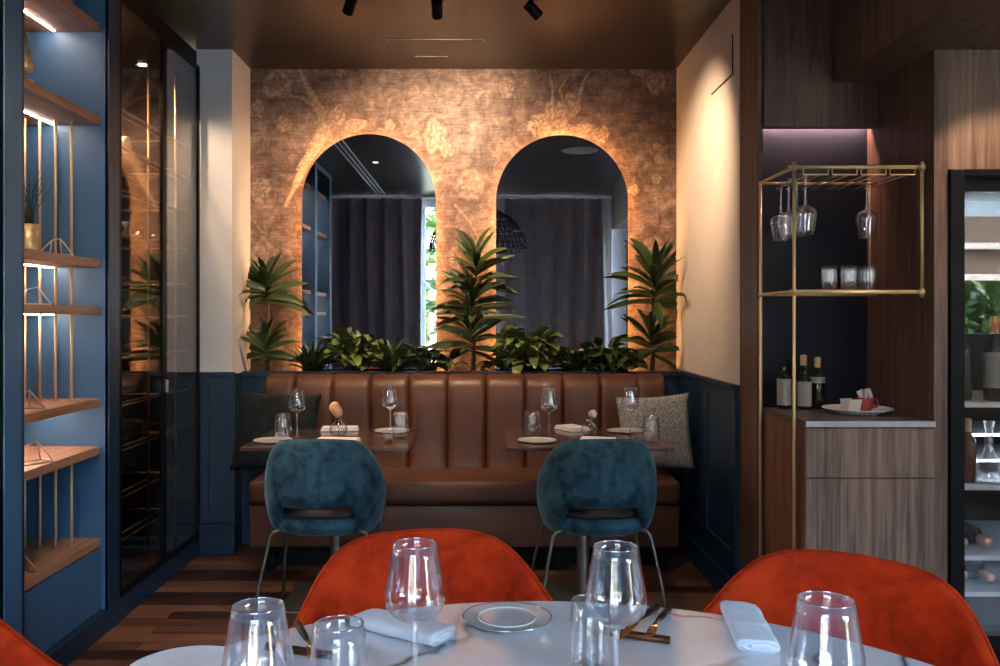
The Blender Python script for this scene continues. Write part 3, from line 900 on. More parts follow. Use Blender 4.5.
# ------------------------------------------------------------------ chairs
def barrel(rx, ry, thmax, ztop, zbot, thick, bulge, n=56, m=20, lean=0.0, taper=None):
    """curved upholstered shell; theta 0 is the back (-y), wraps towards +y"""
    bm = bmesh.new(); rings = []
    for i in range(n+1):
        th = -thmax+2*thmax*i/n
        zt, zb = ztop(th), zbot(th)
        if zt-zb < .03: zt = zb+.03
        e = min(1, (thmax-abs(th))/.22); e = math.sqrt(max(0, 1-(1-e)**2))   # rounded ends
        zc = (zt+zb)/2; hh = (zt-zb)/2*(.35+.65*e); tk = thick/2*(.35+.65*e)
        s, c = math.sin(th), math.cos(th)
        nrm = Vector((s/rx, -c/ry, 0)).normalized()
        ring = []
        for k in range(m):
            a = 2*PI*k/m
            u = spow(math.cos(a), .7)*tk; v = spow(math.sin(a), .45 if abs(math.sin(a)) < .999 else 1)*hh
            z = zc+v
            f = bulge(z)
            ring.append(bm.verts.new((rx*f*s+nrm.x*u, -ry*f*c+nrm.y*u - lean*max(0,(z-.45))*max(0,c), z)))
        rings.append(ring)
    for a, b in zip(rings, rings[1:]):
        for k in range(m): bm.faces.new((a[k], a[(k+1) % m], b[(k+1) % m], b[k]))
    bm.faces.new(rings[0][::-1]); bm.faces.new(rings[-1])
    return bm
def smooth01(x): x = min(1, max(0, x)); return x*x*(3-2*x)
def seat_bm(rx, ry, z0, z1, n=16, yo=0):
    bm = bmesh.new(); rows = []
    prof = [(.0,z0),(.80,z0),(.93,z0+.012),(1.0,z0+.035),(1.0,z1-.035),(.95,z1-.012),(.80,z1),(.4,z1+.006),(0,z1+.008)]
    seg = 48
    for r, z in prof:
        if r == 0: rows.append([bm.verts.new((0, yo, z))]); continue
        row = []
        for k in range(seg):
            a = 2*PI*k/seg
            row.append(bm.verts.new((rx*r*spow(math.cos(a), .72), yo+ry*r*spow(math.sin(a), .72), z)))
        rows.append(row)
    for a, b in zip(rows, rows[1:]):
        for k in range(seg):
            k2 = (k+1) % seg
            if len(a) == 1: bm.faces.new((a[0], b[k2], b[k]))
            elif len(b) == 1: bm.faces.new((a[k], a[k2], b[0]))
            else: bm.faces.new((a[k], a[k2], b[k2], b[k]))
    return bm
def chair_legs(t, metal, top=.40):
    for sx in (-1, 1):
        for (yt, yb) in ((-.15, -.20), (.20, .31)):
            pts = [(sx*.165, yt, top+.012), (sx*.190, yt, top+.002), (sx*.204, yt+(yb-yt)*.05, top-.014), (sx*.213, yt+(yb-yt)*.12, top-.06), (sx*.245, yt+(yb-yt)*.6, .18), (sx*.262, yb, .006)]
            o = finish('leg', T(pts, .0068, 8), metal, t, smooth=True)
            finish('foot_cap', T([(sx*.2615, yb, 0), (sx*.262, yb, .014)], .011, 8), 'black_rubber', o)
def blue_chair(x, y, rz, label):
    t = thing('dining_chair', label, 'chair', (x, y, 0), rz, group='blue velvet dining chairs')
    def ztop(th):
        a = abs(th); return .800 - .012*(a/.7)**2 - .17*smooth01((a-.75)/1.25)
    def zbot(th):
        a = abs(th); return .520 - .130*smooth01((a-.62)/.40)
    def bulge(z): return 1 - .9*(z-.56)**2*1.6 - .9*max(0, .50-z)
    sh = finish('backrest', barrel(.232, .245, 2.0, ztop, zbot, .052, bulge, lean=.05), 'blue_velvet', t, smooth=True)
    # piping along the upper edge
    pts = []
    for i in range(61):
        th = -1.85+3.7*i/60; z = ztop(th)+.0005; f = bulge(z)
        s, c = math.sin(th), math.cos(th)
        pts.append((.232*f*s, -.245*f*c-.05*max(0, z-.45)*max(0, c), z))
    finish('piping', T(pts, .0035, 6), 'blue_velvet', sh, smooth=True)
    finish('seat', seat_bm(.212, .240, .388, .470, yo=.035), 'blue_velvet', t, smooth=True)
    finish('seat_shade', seat_bm(.190, .215, .466, .480, yo=.035), 'slot_shade_dark', t, smooth=True)  # dark layer on the seat, painted shade for the slot under the backrest
    chair_legs(t, 'gun_metal', .40)
    return t
blue_chair(-.668, 3.80, -.02, 'blue velvet barrel chair at the left bistro table')
blue_chair(.497, 3.80, .03, 'blue velvet barrel chair at the right bistro table')
def orange_chair(x, y, rz, label):
    t = thing('dining_chair', label, 'chair', (x, y, 0), rz, group='orange velvet dining chairs')
    TOP = ((0,.801),(.4,.799),(.57,.791),(.75,.766),(.9,.720),(1.05,.668),(1.2,.628),(1.5,.58),(2.0,.52))
    def ztop0(a):
        for (a0, z0), (a1, z1) in zip(TOP, TOP[1:]):
            if a <= a1: return z0+(z1-z0)*(a-a0)/(a1-a0)
        return TOP[-1][1]
    def ztop(th):
        a = abs(th); return sum(ztop0(abs(a+q)) for q in (-.12,-.06,0,.06,.12))/5
    def zbot(th): return .42
    def bulge(z): return 1 - .25*max(0, z-.60)**1.0*1.2
    sh = finish('backrest', barrel(.315, .275, 1.95, ztop, zbot, .036, bulge, lean=.10), 'orange_velvet', t, smooth=True)
    pts = []
    for i in range(61):
        th = -1.8+3.6*i/60; z = ztop(th); f = bulge(z); s, c = math.sin(th), math.cos(th)
        nx, ny = s/.315, -c/.275; l = math.hypot(nx, ny)
        pts.append((.315*f*s+nx/l*.010, -.275*f*c+ny/l*.010-.10*max(0, z-.45)*max(0, c), z-.003))
    finish('piping', T(pts, .0035, 6), 'orange_velvet', sh, smooth=True)
    finish('seat', seat_bm(.262, .25, .385, .475, yo=.02), 'orange_velvet', t, smooth=True)
    chair_legs(t, 'gun_metal', .395)
    return t
TC = Vector((.109, .960)); TR = .742; TZ2 = .75
def place_orange(ang, r, label, turn=0):
    a = math.radians(ang); x = TC.x+r*math.cos(a); y = TC.y+r*math.sin(a)
    # local +y faces the table centre
    return orange_chair(x, y, a+PI/2+turn, label)
place_orange(103.2, .830, 'orange velvet chair at the far side of the marble table, in front of the banquette')
place_orange(52.2, .815, 'orange velvet chair at the marble table in front of the walnut cabinet')
place_orange(156, 1.05, 'orange velvet chair at the marble table nearest the shelving')

# ------------------------------------------------------------------ big round table
rt = thing('round_table', 'large round marble dining table with pale veined top', 'table', (TC.x, TC.y, 0))
finish('tabletop', L([(0,TZ2-.02),(TR-.012,TZ2-.02),(TR-.003,TZ2-.016),(TR,TZ2-.010),(TR,TZ2-.004),(TR-.004,TZ2),(0,TZ2)], 128), 'white_marble', rt)
finish('column', L([(.06,.02),(.05,.06),(.045,.40),(.06,.70),(.16,.729)], 32), 'black_metal', rt, smooth=True)
finish('base_plate', L([(0,0),(.34,0),(.35,.01),(.33,.022),(0,.03)], 48), 'black_metal', rt, smooth=True)

# ------------------------------------------------------------------ glassware
def wine_glass(loc, label, s=1.0, group=None, rot=(0,0,0), flat=.0):
    """stemmed glass 0.228 m tall, rim 0.064, widest 0.086"""
    t = thing('wine_glass', label, 'wine glass', loc, rot=rot, group=group, scale=s)
    out = [(.0307,.228),(.0335,.212),(.0372,.190),(.0412,.168),(.0430,.155),(.0428,.147),(.0400,.137),(.0330,.1285),(.0230,.1225),(.0130,.1185),(.0070,.114)]
    inn = [(.0010,.1220),(.0120,.1225),(.0225,.1255),(.0322,.1310),(.0388,.1385),(.0415,.148),(.0417,.155),(.0400,.168),(.0360,.190),(.0323,.212),(.0296,.228)]
    finish('bowl', L(out[::-1]+inn[::-1], 40), 'clear_glass', t, smooth=True)
    finish('rim', T([(.03015*math.cos(2*PI*k/40), .03015*math.sin(2*PI*k/40), .228) for k in range(40)], .00085, 6, closed=True), 'rim_glass', t, smooth=True)
    finish('stem', L([(.0069,.1138),(.0048,.104),(.0036,.085),(.0034,.030),(.0042,.012),(.0085,.006),(.0085,.0055)], 16), 'stem_glass', t, smooth=True)
    finish('foot', L([(0,.0055),(.012,.0050),(.030,.0022),(.0365,.0012),(.0370,.0005),(.036,0),(0,0)], 40), 'clear_glass', t, smooth=True)
    return t
def tumbler(loc, label, s=1.0, group=None, rot=(0,0,0), kind='soft'):
    t = thing('tumbler', label, 'glass', loc, rot=rot, group=group, scale=s)
    if kind == 'soft':
        out = [(0,0),(.022,.0),(.030,.004),(.0355,.018),(.0375,.040),(.0368,.062),(.0335,.090),(.0305,.112)]
        inn = [(.0295,.112),(.0325,.090),(.0357,.062),(.0363,.040),(.0342,.020),(.027,.010),(0,.008)]
    else:
        out = [(0,0),(.030,.0),(.033,.003),(.0340,.020),(.0335,.060),(.0315,.112)]
        inn = [(.0303,.112),(.0322,.060),(.0327,.022),(.0300,.012),(0,.011)]
    finish('wall', L(out+inn, 40), 'clear_glass', t, smooth=True)
    r = (out[-1][0]+inn[0][0])/2
    finish('rim', T([(r*math.cos(2*PI*k/40), r*math.sin(2*PI*k/40), .112) for k in range(40)], .0008, 6, closed=True), 'rim_glass', t, smooth=True)
    return t
def px_on(x, y, z):     # pixel on a horizontal plane at height z
    Y = F*(H-z)/(y-CY); return Vector(((x-CX)*Y/F, Y, z))
g0 = wine_glass((-.0935, 1.247, TZ2), 'stemmed wine glass on the marble table before the left orange chair and rolled napkin')
dup(g0, (.189, 1.232, TZ2), 'stemmed wine glass on the marble table beside the black and copper cutlery')
dup(g0, (-.256, 1.01, TZ2), 'stemmed wine glass at the lower left of the marble table, nearest the small side plate', scale=.955)
dup(g0, (.392, 1.00, TZ2), 'stemmed wine glass at the lower right of the marble table beside the short napkin')
tumbler((-.196, 1.215, TZ2), 'clear water tumbler on the marble table beside the left cutlery', 1.12)
tumbler((.171, 1.372, TZ2), 'clear straight water tumbler on the marble table beside the round glass plate', .95, kind='straight')

def plate(loc, r, label, mat='porcelain', well=.62, name='side_plate', h=.009):
    t = thing(name, label, 'plate', loc)
    prof = [(0,.003),(r*well*.9,.002),(r*well,.0),(r*well*1.02,.002),(r*.97,h-.003),(r,h-.001),(r*.995,h),(r*.95,h-.0005),(r*well,.0055),(r*well*.8,.0052),(0,.005)]
    finish('dish', L(prof, 56), mat, t, smooth=True)
    finish('rim', T([(r*.997*math.cos(2*PI*k/56), r*.997*math.sin(2*PI*k/56), h-.0008) for k in range(56)], .0013, 6, closed=True), mat if mat != 'glass_plate' else 'rim_glass', t, smooth=True)
    return t
simple('glass_plate', (.52,.53,.55), .08, var=.05, coat=.5)
simple('plate_rim', (.20,.20,.21), .15, .6)
p = plate((.047, 1.590, TZ2), .080, 'round pale side plate with a raised ring at the far edge of the marble table', 'glass_plate')
finish('well_ring', T([(.052*math.cos(2*PI*k/48), .052*math.sin(2*PI*k/48), .0068) for k in range(48)], .0012, 6, closed=True), 'porcelain', p, smooth=True)
plate((-.452, 1.352, TZ2), .092, 'white side plate at the left edge of the marble table', 'porcelain')

def rolled_napkin(a, b, w, label, hgt=.026, mat='linen', end_curl=True):
    """flattened roll lying from a to b on a table; layered fold visible at end b"""
    a, b = Vector(a), Vector(b); d = (b-a); ln = d.length; az = math.atan2(d.y, d.x)
    t = thing('folded_napkin', label, 'napkin', ((a+b)/2), az)
    bm = bmesh.new(); n = 36; rows = []; m = 44
    for i in range(n+1):
        x = -ln/2+ln*i/n; k = 1-.0*abs(x)
        sag = .0
        e = .93+.07*math.sin(PI*i/n)
        row = []
        for j in range(m):
            th = 2*PI*j/m
            yy = w/2*spow(math.cos(th), .55)*e; zz = (hgt/2)*(1+spow(math.sin(th), .7))*(e)
            zz *= 1-.22*(math.cos(th)*.5+.5)
            wv = Vector((x*22, yy*22, zz*30+hgt*99)); q = noise.noise(wv)*.0030+noise.noise(wv*2.6)*.0014
            row.append(bm.verts.new((x+noise.noise(wv*1.7)*.002*(1 if i in (0, n) else 0), yy+q*(.6 if abs(math.cos(th)) > .5 else .2), max(.0, zz)+(sag+q if math.sin(th) > .1 else 0))))
        rows.append(row)
    for r0, r1 in zip(rows, rows[1:]):
        for j in range(m): bm.faces.new((r0[j], r0[(j+1) % m], r1[(j+1) % m], r1[j]))
    bm.faces.new(rows[0][::-1]); bm.faces.new(rows[-1])
    finish('folded_cloth', bm, mat, t, smooth=True)
    # spiral fold showing at the open end
    bm = bmesh.new()
    pts = []
    for k in range(34):
        q = k/33; th = q*3.6*PI
        rr = 1-.78*q
        pts.append((ln/2+.0008, w*.43*rr*math.cos(th), hgt*.44+hgt*.36*rr*math.sin(th)))
    tube(bm, pts, .0016, 5)
    finish('fold_edge', bm, mat, t, smooth=True)
    return t
rolled_napkin((-.210, 1.578, TZ2), (-.062, 1.482, TZ2), .080, 'long rolled linen napkin on the marble table in front of the left orange chair', .027)
rolled_napkin((.478, 1.635, TZ2), (.452, 1.435, TZ2), .072, 'folded linen napkin on the marble table in front of the right orange chair', .025)

def cutlery_set(bar_a, bar_b, u1, u2, where):
    A, Bv = Vector(bar_a), Vector(bar_b)
    tag(finish('cutlery_rest', T([A+Vector((0,0,.008)), Bv+Vector((0,0,.008))], .0068, 12), 'copper_dark', smooth=False), 'dark copper cutlery rest '+where, 'cutlery rest')
    for (h_, e_), kind in ((u1, 'knife'), (u2, 'fork')):
        hp, ep = Vector(h_), Vector(e_); d = ep-hp; az = math.atan2(d.y, d.x); ln = d.length
        t = thing('table_'+kind, 'black-handled copper %s on the rest %s' % (kind, where), kind, hp+Vector((0,0,.0205)), rot=(0,.0,az))
        finish('handle', T([(0,0,-.012),(ln*.25,0,-.007),(ln*.52,0,-.0005)], [.0066,.0062,.0042], 10), 'cutlery_black', t, smooth=True)
        bm = bmesh.new()
        if kind == 'knife':
            n = 10; prev = None
            for i in range(n+1):
                x = ln*.52+ln*.48*i/n; w = .0075*math.sin(min(1, .25+i/n*1.0)*PI*.80)**.8 if i < n else .0006
                row = [bm.verts.new((x, -w, -.0005-.004*i/n)), bm.verts.new((x, -w*.2, .0014-.004*i/n)), bm.verts.new((x, w, -.0005-.004*i/n)), bm.verts.new((x, 0, -.0016-.004*i/n))]
                if prev:
                    for q in range(4): bm.faces.new((prev[q], prev[(q+1)%4], row[(q+1)%4], row[q]))
                prev = row
            finish('blade', bm, 'copper', t, smooth=True)
        else:
            tube(bm, [(ln*.52,0,-.0005),(ln*.62,0,.001),(ln*.70,0,0)], [.0036,.003,.006], 8)
            for q in (-1.5,-.5,.5,1.5):
                tube(bm, [(ln*.69,q*.0032,0),(ln*.82,q*.0042,-.003),(ln*.95,q*.0040,.001)], [.0018,.0016,.0008], 6)
            finish('tines', bm, 'copper', t, smooth=True)
cutlery_set((.212, 1.515, TZ2), (.316, 1.470, TZ2), ((.327, 1.640, TZ2), (.228, 1.452, TZ2)), ((.347, 1.628, TZ2), (.272, 1.446, TZ2)), 'beside the right tumbler on the marble table')
cutlery_set((-.352, 1.445, TZ2), (-.238, 1.405, TZ2), ((-.372, 1.545, TZ2), (-.300, 1.355, TZ2)), ((-.322, 1.548, TZ2), (-.252, 1.345, TZ2)), 'beside the left tumbler on the marble table')

# ------------------------------------------------------------------ small table settings
def T1(x, y): return px_on(x, y, TZ)
BT = 'on the left bistro table'; BR = 'on the right bistro table'
gw = wine_glass(T1(297, 437), 'wine glass at the left side '+'of the left bistro table, before the dark cushion', .97)
dup(gw, (-.435, 4.22, TZ), 'wine glass at the right side of the left bistro table')
dup(gw, T1(549, 436), 'wine glass at the left side of the right bistro table')
dup(gw, (.705, 4.16, TZ), 'wine glass at the right side of the right bistro table, before the tweed cushion')
tb = tumbler(T1(283, 439.5), 'short tumbler beside the plate at the left side of the left bistro table', 1.04)
dup(tb, T1(400.5, 438), 'short tumbler at the right side of the left bistro table')
dup(tb, T1(532, 436.5), 'short tumbler at the left side of the right bistro table')
dup(tb, T1(651, 442), 'short tumbler at the right side of the right bistro table')
def pl(loc, label): 
    t = plate(loc, .085, label, 'porcelain'); return t
pa = pl(T1(273, 441.5), 'white side plate at the front left of the left bistro table')
dup(pa, (-.43, 4.255, TZ), 'white side plate behind the tumbler at the right of the left bistro table')
dup(pa, T1(537, 441.5), 'white side plate at the front left of the right bistro table')
dup(pa, (.695, 4.255, TZ), 'white side plate at the back right of the right bistro table')
def flat_napkin(c, w, d, rz, label):
    t = thing('folded_napkin', label, 'napkin', c, rz)
    bm = B(-w/2, w/2, -d/2, d/2, 0, .010, bev=.0045, seg=3); finish('lower_fold', bm, 'linen_white', t, smooth=True)
    bm = B(-w/2+.004, w/2-.003, -d/2+.004, d/2-.005, .0101, .020, bev=.0045, seg=3); finish('upper_fold', bm, 'linen_white', t, smooth=True)
flat_napkin(T1(340, 430.5), .18, .09, .06, 'white folded napkin behind the flower vase on the left bistro table')
flat_napkin(T1(338, 442.5), .19, .09, -.12, 'white folded napkin at the front edge of the left bistro table')
flat_napkin(T1(572, 430), .11, .16, .5, 'white folded napkin behind the flower vase on the right bistro table')
flat_napkin(T1(598, 442), .16, .08, -.25, 'white folded napkin at the front edge of the right bistro table')
def bud_vase(loc, label, s=1.0, kind=0):
    t = thing('bud_vase', label, 'vase', loc, scale=s)
    finish('glass_body', L([(0,0),(.026,0),(.036,.010),(.040,.030),(.034,.050),(.018,.062),(.0135,.072),(.016,.080),(.015,.080),(.0125,.072),(.017,.0605),(.033,.049),(.0385,.030),(.034,.012),(0,.006)], 28), 'clear_glass', t, smooth=True)
    bm = bmesh.new()
    if kind == 0: tube(bm, [(0,0,.01),(-.002,0,.08),(-.010,0,.115)], .0016, 6)
    else: tube(bm, [(0,0,.01),(.004,0,.07),(.016,0,.098)], .0016, 6)
    finish('stem', bm, 'stem_brown', t)
    bm = bmesh.new()
    if kind == 0:
        for k in range(3):
            M = Matrix.Translation((-.012+.012*(k-1)*.6, .004*k, .128-.012*k)) @ Euler((.3*k, .5-.35*k, .3)).to_matrix().to_4x4()
            lathe(bm, [(0,-.026),(.014,-.020),(.023,-.004),(.021,.012),(.011,.024),(0,.027)], 14, M=M)
        finish('bloom', bm, 'dry_flower', t, smooth=True)
    else:
        for k in range(6):
            a = k*2*PI/6
            M = Matrix.Translation((.018+.012*math.cos(a), .010*math.sin(a), .104+.010*math.sin(a*2))) @ Euler((.4*math.cos(a), .6*math.sin(a), a)).to_matrix().to_4x4()
            lathe(bm, [(0,-.012),(.007,-.008),(.011,.002),(.006,.010),(0,.013)], 10, M=M)
        finish('bloom', bm, 'pale_petal', t, smooth=True)
bud_vase(T1(338.5, 436), 'round glass bud vase with a peach dried flower on the left bistro table', 1.05, 0)
bud_vase(T1(589, 435), 'round glass bud vase with a small pale flower on the right bistro table', .95, 1)
def candle_glass(loc, label):
    t = thing('tealight_holder', label, 'candle holder', loc)
    finish('glass_cup', L([(0,0),(.020,0),(.026,.006),(.028,.030),(.026,.042),(.025,.042),(.0265,.030),(.024,.010),(0,.008)], 24), 'clear_glass', t, smooth=True)
    finish('candle', L([(0,.0085),(.018,.0085),(.018,.022),(0,.021)], 20), 'cork_gold', t, smooth=True)
candle_glass(T1(388.5, 442), 'low glass tealight holder with gold candle at the front right of the left bistro table')
candle_glass(T1(641, 441), 'low glass tealight holder with gold candle at the front right of the right bistro table')

# ================================================================== CABINET WITH WORKTOP
cb = thing('base_cabinet', 'walnut cabinet with two plain fronts under the dark worktop', 'cabinet', (1.415, 3.48, 0))
CXL, CXR, CY0, CY1 = 1.180, 1.6495, 3.20, 3.757
part('body', B(CXL+.012, CXR, CY0+.024, CY1, .06, .895), 'walnut_red', cb)
part('side_panel', B(CXL, CXL+.0119, CY0+.003, 3.679, 0, .896), 'walnut_red', cb)
part('plinth', B(CXL+.02, CXR, CY0+.05, CY1, 0, .059), 'black_metal', cb)
part('drawer_front', B(CXL+.003, CXR-.001, CY0, CY0+.022, .712, .892, bev=.001), 'walnut_front', cb)
part('door', B(CXL+.003, CXR-.001, CY0, CY0+.022, .065, .708, bev=.001), 'walnut_front', cb)
ct = thing('worktop', 'thin dark stone worktop on the walnut cabinet', 'worktop', (1.415, 3.48, .897))
part('slab', B(CXL, CXR, CY0-.006, 3.679, .897, .918, bev=.001), 'worktop_top', ct)
part('front_edge', B(CXL-.0008, CXR, CY0-.0085, CY0-.0062, .897, .918), 'worktop_edge', ct)

# brass glass rack standing round the niche
rk = thing('glass_rack', 'brass frame rack with glass shelf and stemware rails beside the niche', 'rack', (1.41, 3.46, 0))
RX0, RX1, RY0, RY1 = 1.160, 1.645, 3.262, 3.665
RZT, RZS = 1.852, 1.388
def rod(a, b, r=.0065, name='rod'): return part(name, T([a, b], r, 10), 'brass', rk, smooth=True)
rod((RX0, RY0, 0), (RX0, RY0, RZT+.02), .0062, 'post'); rod((RX0+.003, RY1, 0), (RX0+.003, RY1, RZT+.01), .0062, 'post')
rod((RX1-.01, RY0, RZS-.02), (RX1-.01, RY0, RZT+.02), .0065, 'post')
rod((RX0+.45, RY1-.02, RZS-.0), (RX0+.45, RY1-.02, RZT), .004, 'post')
for z in (RZT, RZS):
    rod((RX0-.02, RY0, z), (RX1, RY0, z), .0075, 'rail'); rod((RX0, RY1, z), (RX1+.0, RY1, z), .0055, 'rail')
    rod((RX0, RY0-.015, z), (RX0, RY1, z), .0065, 'rail'); 
for z in (RZT, RZS):
    for x in (RX0, RX1-.01):
        part('knuckle', L([(0,-.012),(.010,-.012),(.012,0),(.010,.012),(0,.012)], 12, cx=x, cy=RY0, cz=z), 'brass', rk, smooth=True)
HXS = []
for k in range(4):
    x0 = RX0+.035+k*.107; x1 = x0+.092; z = RZT-.028
    for y in (RY0,): part('hanger', T([(x0, y, RZT), (x0, y, z), (x1, y, z), (x1, y, RZT-.0)][0:4], .003, 6), 'brass', rk, smooth=False)
    for x in (x0+.026, x1-.026):
        part('hanger_rail', T([(x, RY0, z), (x, RY1-.03, z)], .003, 6), 'brass_satin', rk, smooth=True)
    HXS.append((x0+x1)/2)
part('glass_shelf', B(RX0+.008, RX1-.002, RY0+.009, RY1-.007, RZS+.002, RZS+.010), 'pane_glass', rk)
# hanging stemware: foot rests on the rails, bowl down
gh = None
zf = RZT-.028+.0035
hs = [(1.222, 3.315, 'nearest'), (1.222, 3.405, 'second'), (1.222, 3.495, 'third'), (1.222, 3.585, 'farthest')]
hl = {'nearest':'front-most of the four wine glasses hanging on the first rail at the rack\'s corner post', 'second':'second of the four wine glasses hanging on the rail at the rack\'s corner post',
      'third':'third of the four wine glasses hanging on the rail at the rack\'s corner post', 'farthest':'back-most of the four wine glasses hanging on the first rail at the rack\'s corner post'}
for (x, y, w) in hs:
    if gh is None: gh = wine_glass((x-.0, y, zf+.0035), hl[w], .98, 'wine glasses hanging from the brass rack', rot=(PI, 0, 0))
    else: dup(gh, (x, y, zf+.0035), hl[w])
dup(gh, (1.512, 3.45, zf+.0035), 'single wine glass hanging alone at the right of the brass rack')
# tumblers upside down on the glass shelf
tm = None; k = 0
words = ['first','second','third','fourth','fifth','sixth','seventh']
for (x, y) in ((1.345,3.40),(1.395,3.52),(1.420,3.40),(1.475,3.50),(1.495,3.40),(1.550,3.50)):
    lb = '%s from the corner post of the short tumblers upside down on the glass shelf' % words[k]; k += 1
    if tm is None: tm = tumbler((x, y, RZS+.0105+.112*.86), lb, .86, 'tumblers on the glass shelf', rot=(PI,0,0), kind='straight')
    else: dup(tm, (x, y, RZS+.0105+.112*.86), lb)
# bottles and tray on the worktop
WZ = .918
make_bottle('dark oil bottle with white label behind the brass post on the worktop', 'bottle', 'bottle_black', 'paper_label', None, .200, .028, (1.250, 3.63, WZ), lz=(.08,.62), name='oil_bottle')
make_bottle('dark vinegar bottle with white label just right of the brass post', 'bottle', 'bottle_black', 'paper_label', None, .185, .029, (1.322, 3.60, WZ), lz=(.08,.62), name='vinegar_bottle')
make_bottle('tall dark bottle with gold cap at the back of the worktop', 'bottle', 'bottle_green', None, 'cork_gold', .220, .028, (1.345, 3.67, WZ), name='wine_bottle')
make_bottle('dark bottle with gold cap and small label beside the navy niche', 'bottle', 'bottle_black', 'paper_label', 'cork_gold', .212, .029, (1.392, 3.64, WZ), lz=(.5,.62), name='wine_bottle')
tr = plate((1.480, 3.46, WZ), .132, 'large white footed plate holding the red cup on the worktop', 'porcelain', .60, 'serving_plate', .022)
cp = thing('red_cup', 'small red cup filled with white sugar sachets on the large plate', 'cup', (1.510, 3.465, WZ+.0055))
finish('bowl', L([(0,0),(.018,0),(.030,.016),(.036,.045),(.037,.058),(.034,.058),(.033,.045),(.026,.018),(0,.008)], 28), 'red_glaze', cp, smooth=True)
finish('handle', T([(.033,0,.048),(.050,0,.048),(.055,0,.032),(.048,0,.018),(.030,0,.018)], .004, 8), 'red_glaze', cp, smooth=True)
for k in range(7):
    a = random.uniform(-.5,.5)
    o = finish('sugar_sachet', B(-.009,.009,-.002,.002,-.022,.022, bev=.0008), 'soft_white')
    o.location = (1.492+.006*k, 3.455+.012*math.sin(k*2.2), WZ+.068+.004*(k%3)); o.rotation_euler = (a*.4, a*.8, k*.7)
    tag(o, 'white paper sugar sachet standing in the red cup', 'sugar sachet', 'sugar sachets in the red cup')
sb = thing('place_card', 'small white tent card leaning by the red cup on the large plate', 'card', (1.455, 3.435, WZ+.006))
bm = bmesh.new(); M = Euler((.25,0,.3)).to_matrix().to_4x4(); box(bm, -.028,.028,-.001,.001,0,.052, M=M); finish('front_leaf', bm, 'soft_white', sb)
bm = bmesh.new(); M = Matrix.Translation((-.012*.9,.027,0)) @ Euler((-.25,0,.3)).to_matrix().to_4x4(); box(bm, -.028,.028,-.001,.001,0,.052, M=M); finish('back_leaf', bm, 'soft_white', sb)

# ================================================================== WINE FRIDGE
fr = thing('wine_fridge', 'tall black wine fridge with a glass door set in walnut panelling', 'fridge', (2.06, 3.5, 0))
FX0, FX1, FY, FZ = 1.703, 2.417, 3.212, 1.832
part('side_wall', B(FX0, FX0+.03, FY+.035, 3.86, .0, FZ), 'black_metal', fr); part('side_wall', B(FX1-.03, FX1, FY+.035, 3.86, .0, FZ), 'black_metal', fr)
part('back_wall', B(FX0+.03, FX1-.03, 3.83, 3.86, .0, FZ), 'black_metal', fr); part('top_wall', B(FX0+.03, FX1-.03, FY+.035, 3.83, FZ-.03, FZ), 'black_metal', fr)
part('base_wall', B(FX0+.03, FX1-.03, FY+.035, 3.83, 0, .16), 'black_metal', fr)
bm = bmesh.new(); w = .052
y0, y1 = FY-.022, FY+.030
box(bm, FX0, FX0+w, y0, y1, .08, FZ, .003); box(bm, FX1-w, FX1, y0, y1, .08, FZ, .003)
box(bm, FX0+w, FX1-w, y0, y1, FZ-.022, FZ); box(bm, FX0+w, FX1-w, y0, y1, .08, .14)
dr = part('door', bm, 'black_metal', fr)
g = finish('door_glass', B(FX0+w, FX1-w, FY-.006, FY+.002, .14, FZ-.022), 'fridge_glass' if False else 'smoked_glass', dr); g.data.transform(Matrix.Translation(-fr.location))
FS = [.978, .672, .412, .278]
for i, z in enumerate(FS):
    s = part('shelf', B(FX0+.032, FX1-.032, FY+.05, 3.82, z-.012, z), 'steel_light', fr)
    l = finish('shelf_front', B(FX0+.032, FX1-.032, FY+.042, FY+.0495, z-.016, z+.002), 'steel_light', s); l.data.transform(Matrix.Translation(-fr.location))
for z in (.845, .745):
    s = part('shelf', B(FX0+.032, FX1-.032, FY+.20, 3.82, z-.010, z), 'steel_light', fr)
    l = finish('led_strip', B(FX0+.05, FX1-.05, FY+.19, FY+.199, z-.009, z-.002), 'led_cool', s); l.data.transform(Matrix.Translation(-fr.location))
fb = [(1.842, 3.36, .978, 'bottle_black', None, 'bottle_none', .31, .029, 'slim unlabelled dark bottle at the left of the upper fridge shelf'),
      (1.950, 3.34, .978, 'bottle_black', 'paper_label', 'capsule_red', .32, .040, 'dark bottle with white label and red capsule on the upper fridge shelf'),
      (1.880, 3.52, .978, 'bottle_green', 'gold_leaf', 'none', .30, .036, 'dark bottle with gold label behind on the upper fridge shelf')]
for (x, y, z, m_, l_, c_, h_, r_, lb) in fb:
    make_bottle(lb, 'bottle', m_, l_, c_ if c_ in MATS else None, h_, r_, (x, y, z), lz=(.16,.58))
make_bottle('amber spirit bottle on the middle fridge shelf', 'bottle', 'bottle_amber', None, 'cork_gold', .24, .030, (1.842, 3.33, .672), name='spirit_bottle')
dc = thing('decanter', 'clear wide-based glass decanter on the middle fridge shelf', 'decanter', (1.905, 3.30, .672))
finish('glass_body', L([(0,0),(.050,0),(.062,.012),(.060,.035),(.035,.085),(.016,.125),(.013,.20),(.020,.235),(.019,.235),(.012,.20),(.0145,.125),(.033,.085),(.058,.036),(.058,.014),(0,.006)], 32), 'clear_glass', dc, smooth=True)
bk = thing('ice_bucket', 'clear ice bucket at the left of the middle fridge shelf', 'bucket', (1.815, 3.50, .745+.0))
finish('wall', L([(0,0),(.05,0),(.055,.01),(.062,.13),(.064,.15),(.061,.15),(.052,.012),(0,.008)], 32), 'rim_glass', bk, smooth=True)
finish('base_ring', L([(.052,0),(.056,.004),(.056,.012),(.052,.012)], 32), 'steel', bk, smooth=True)
lb0 = None
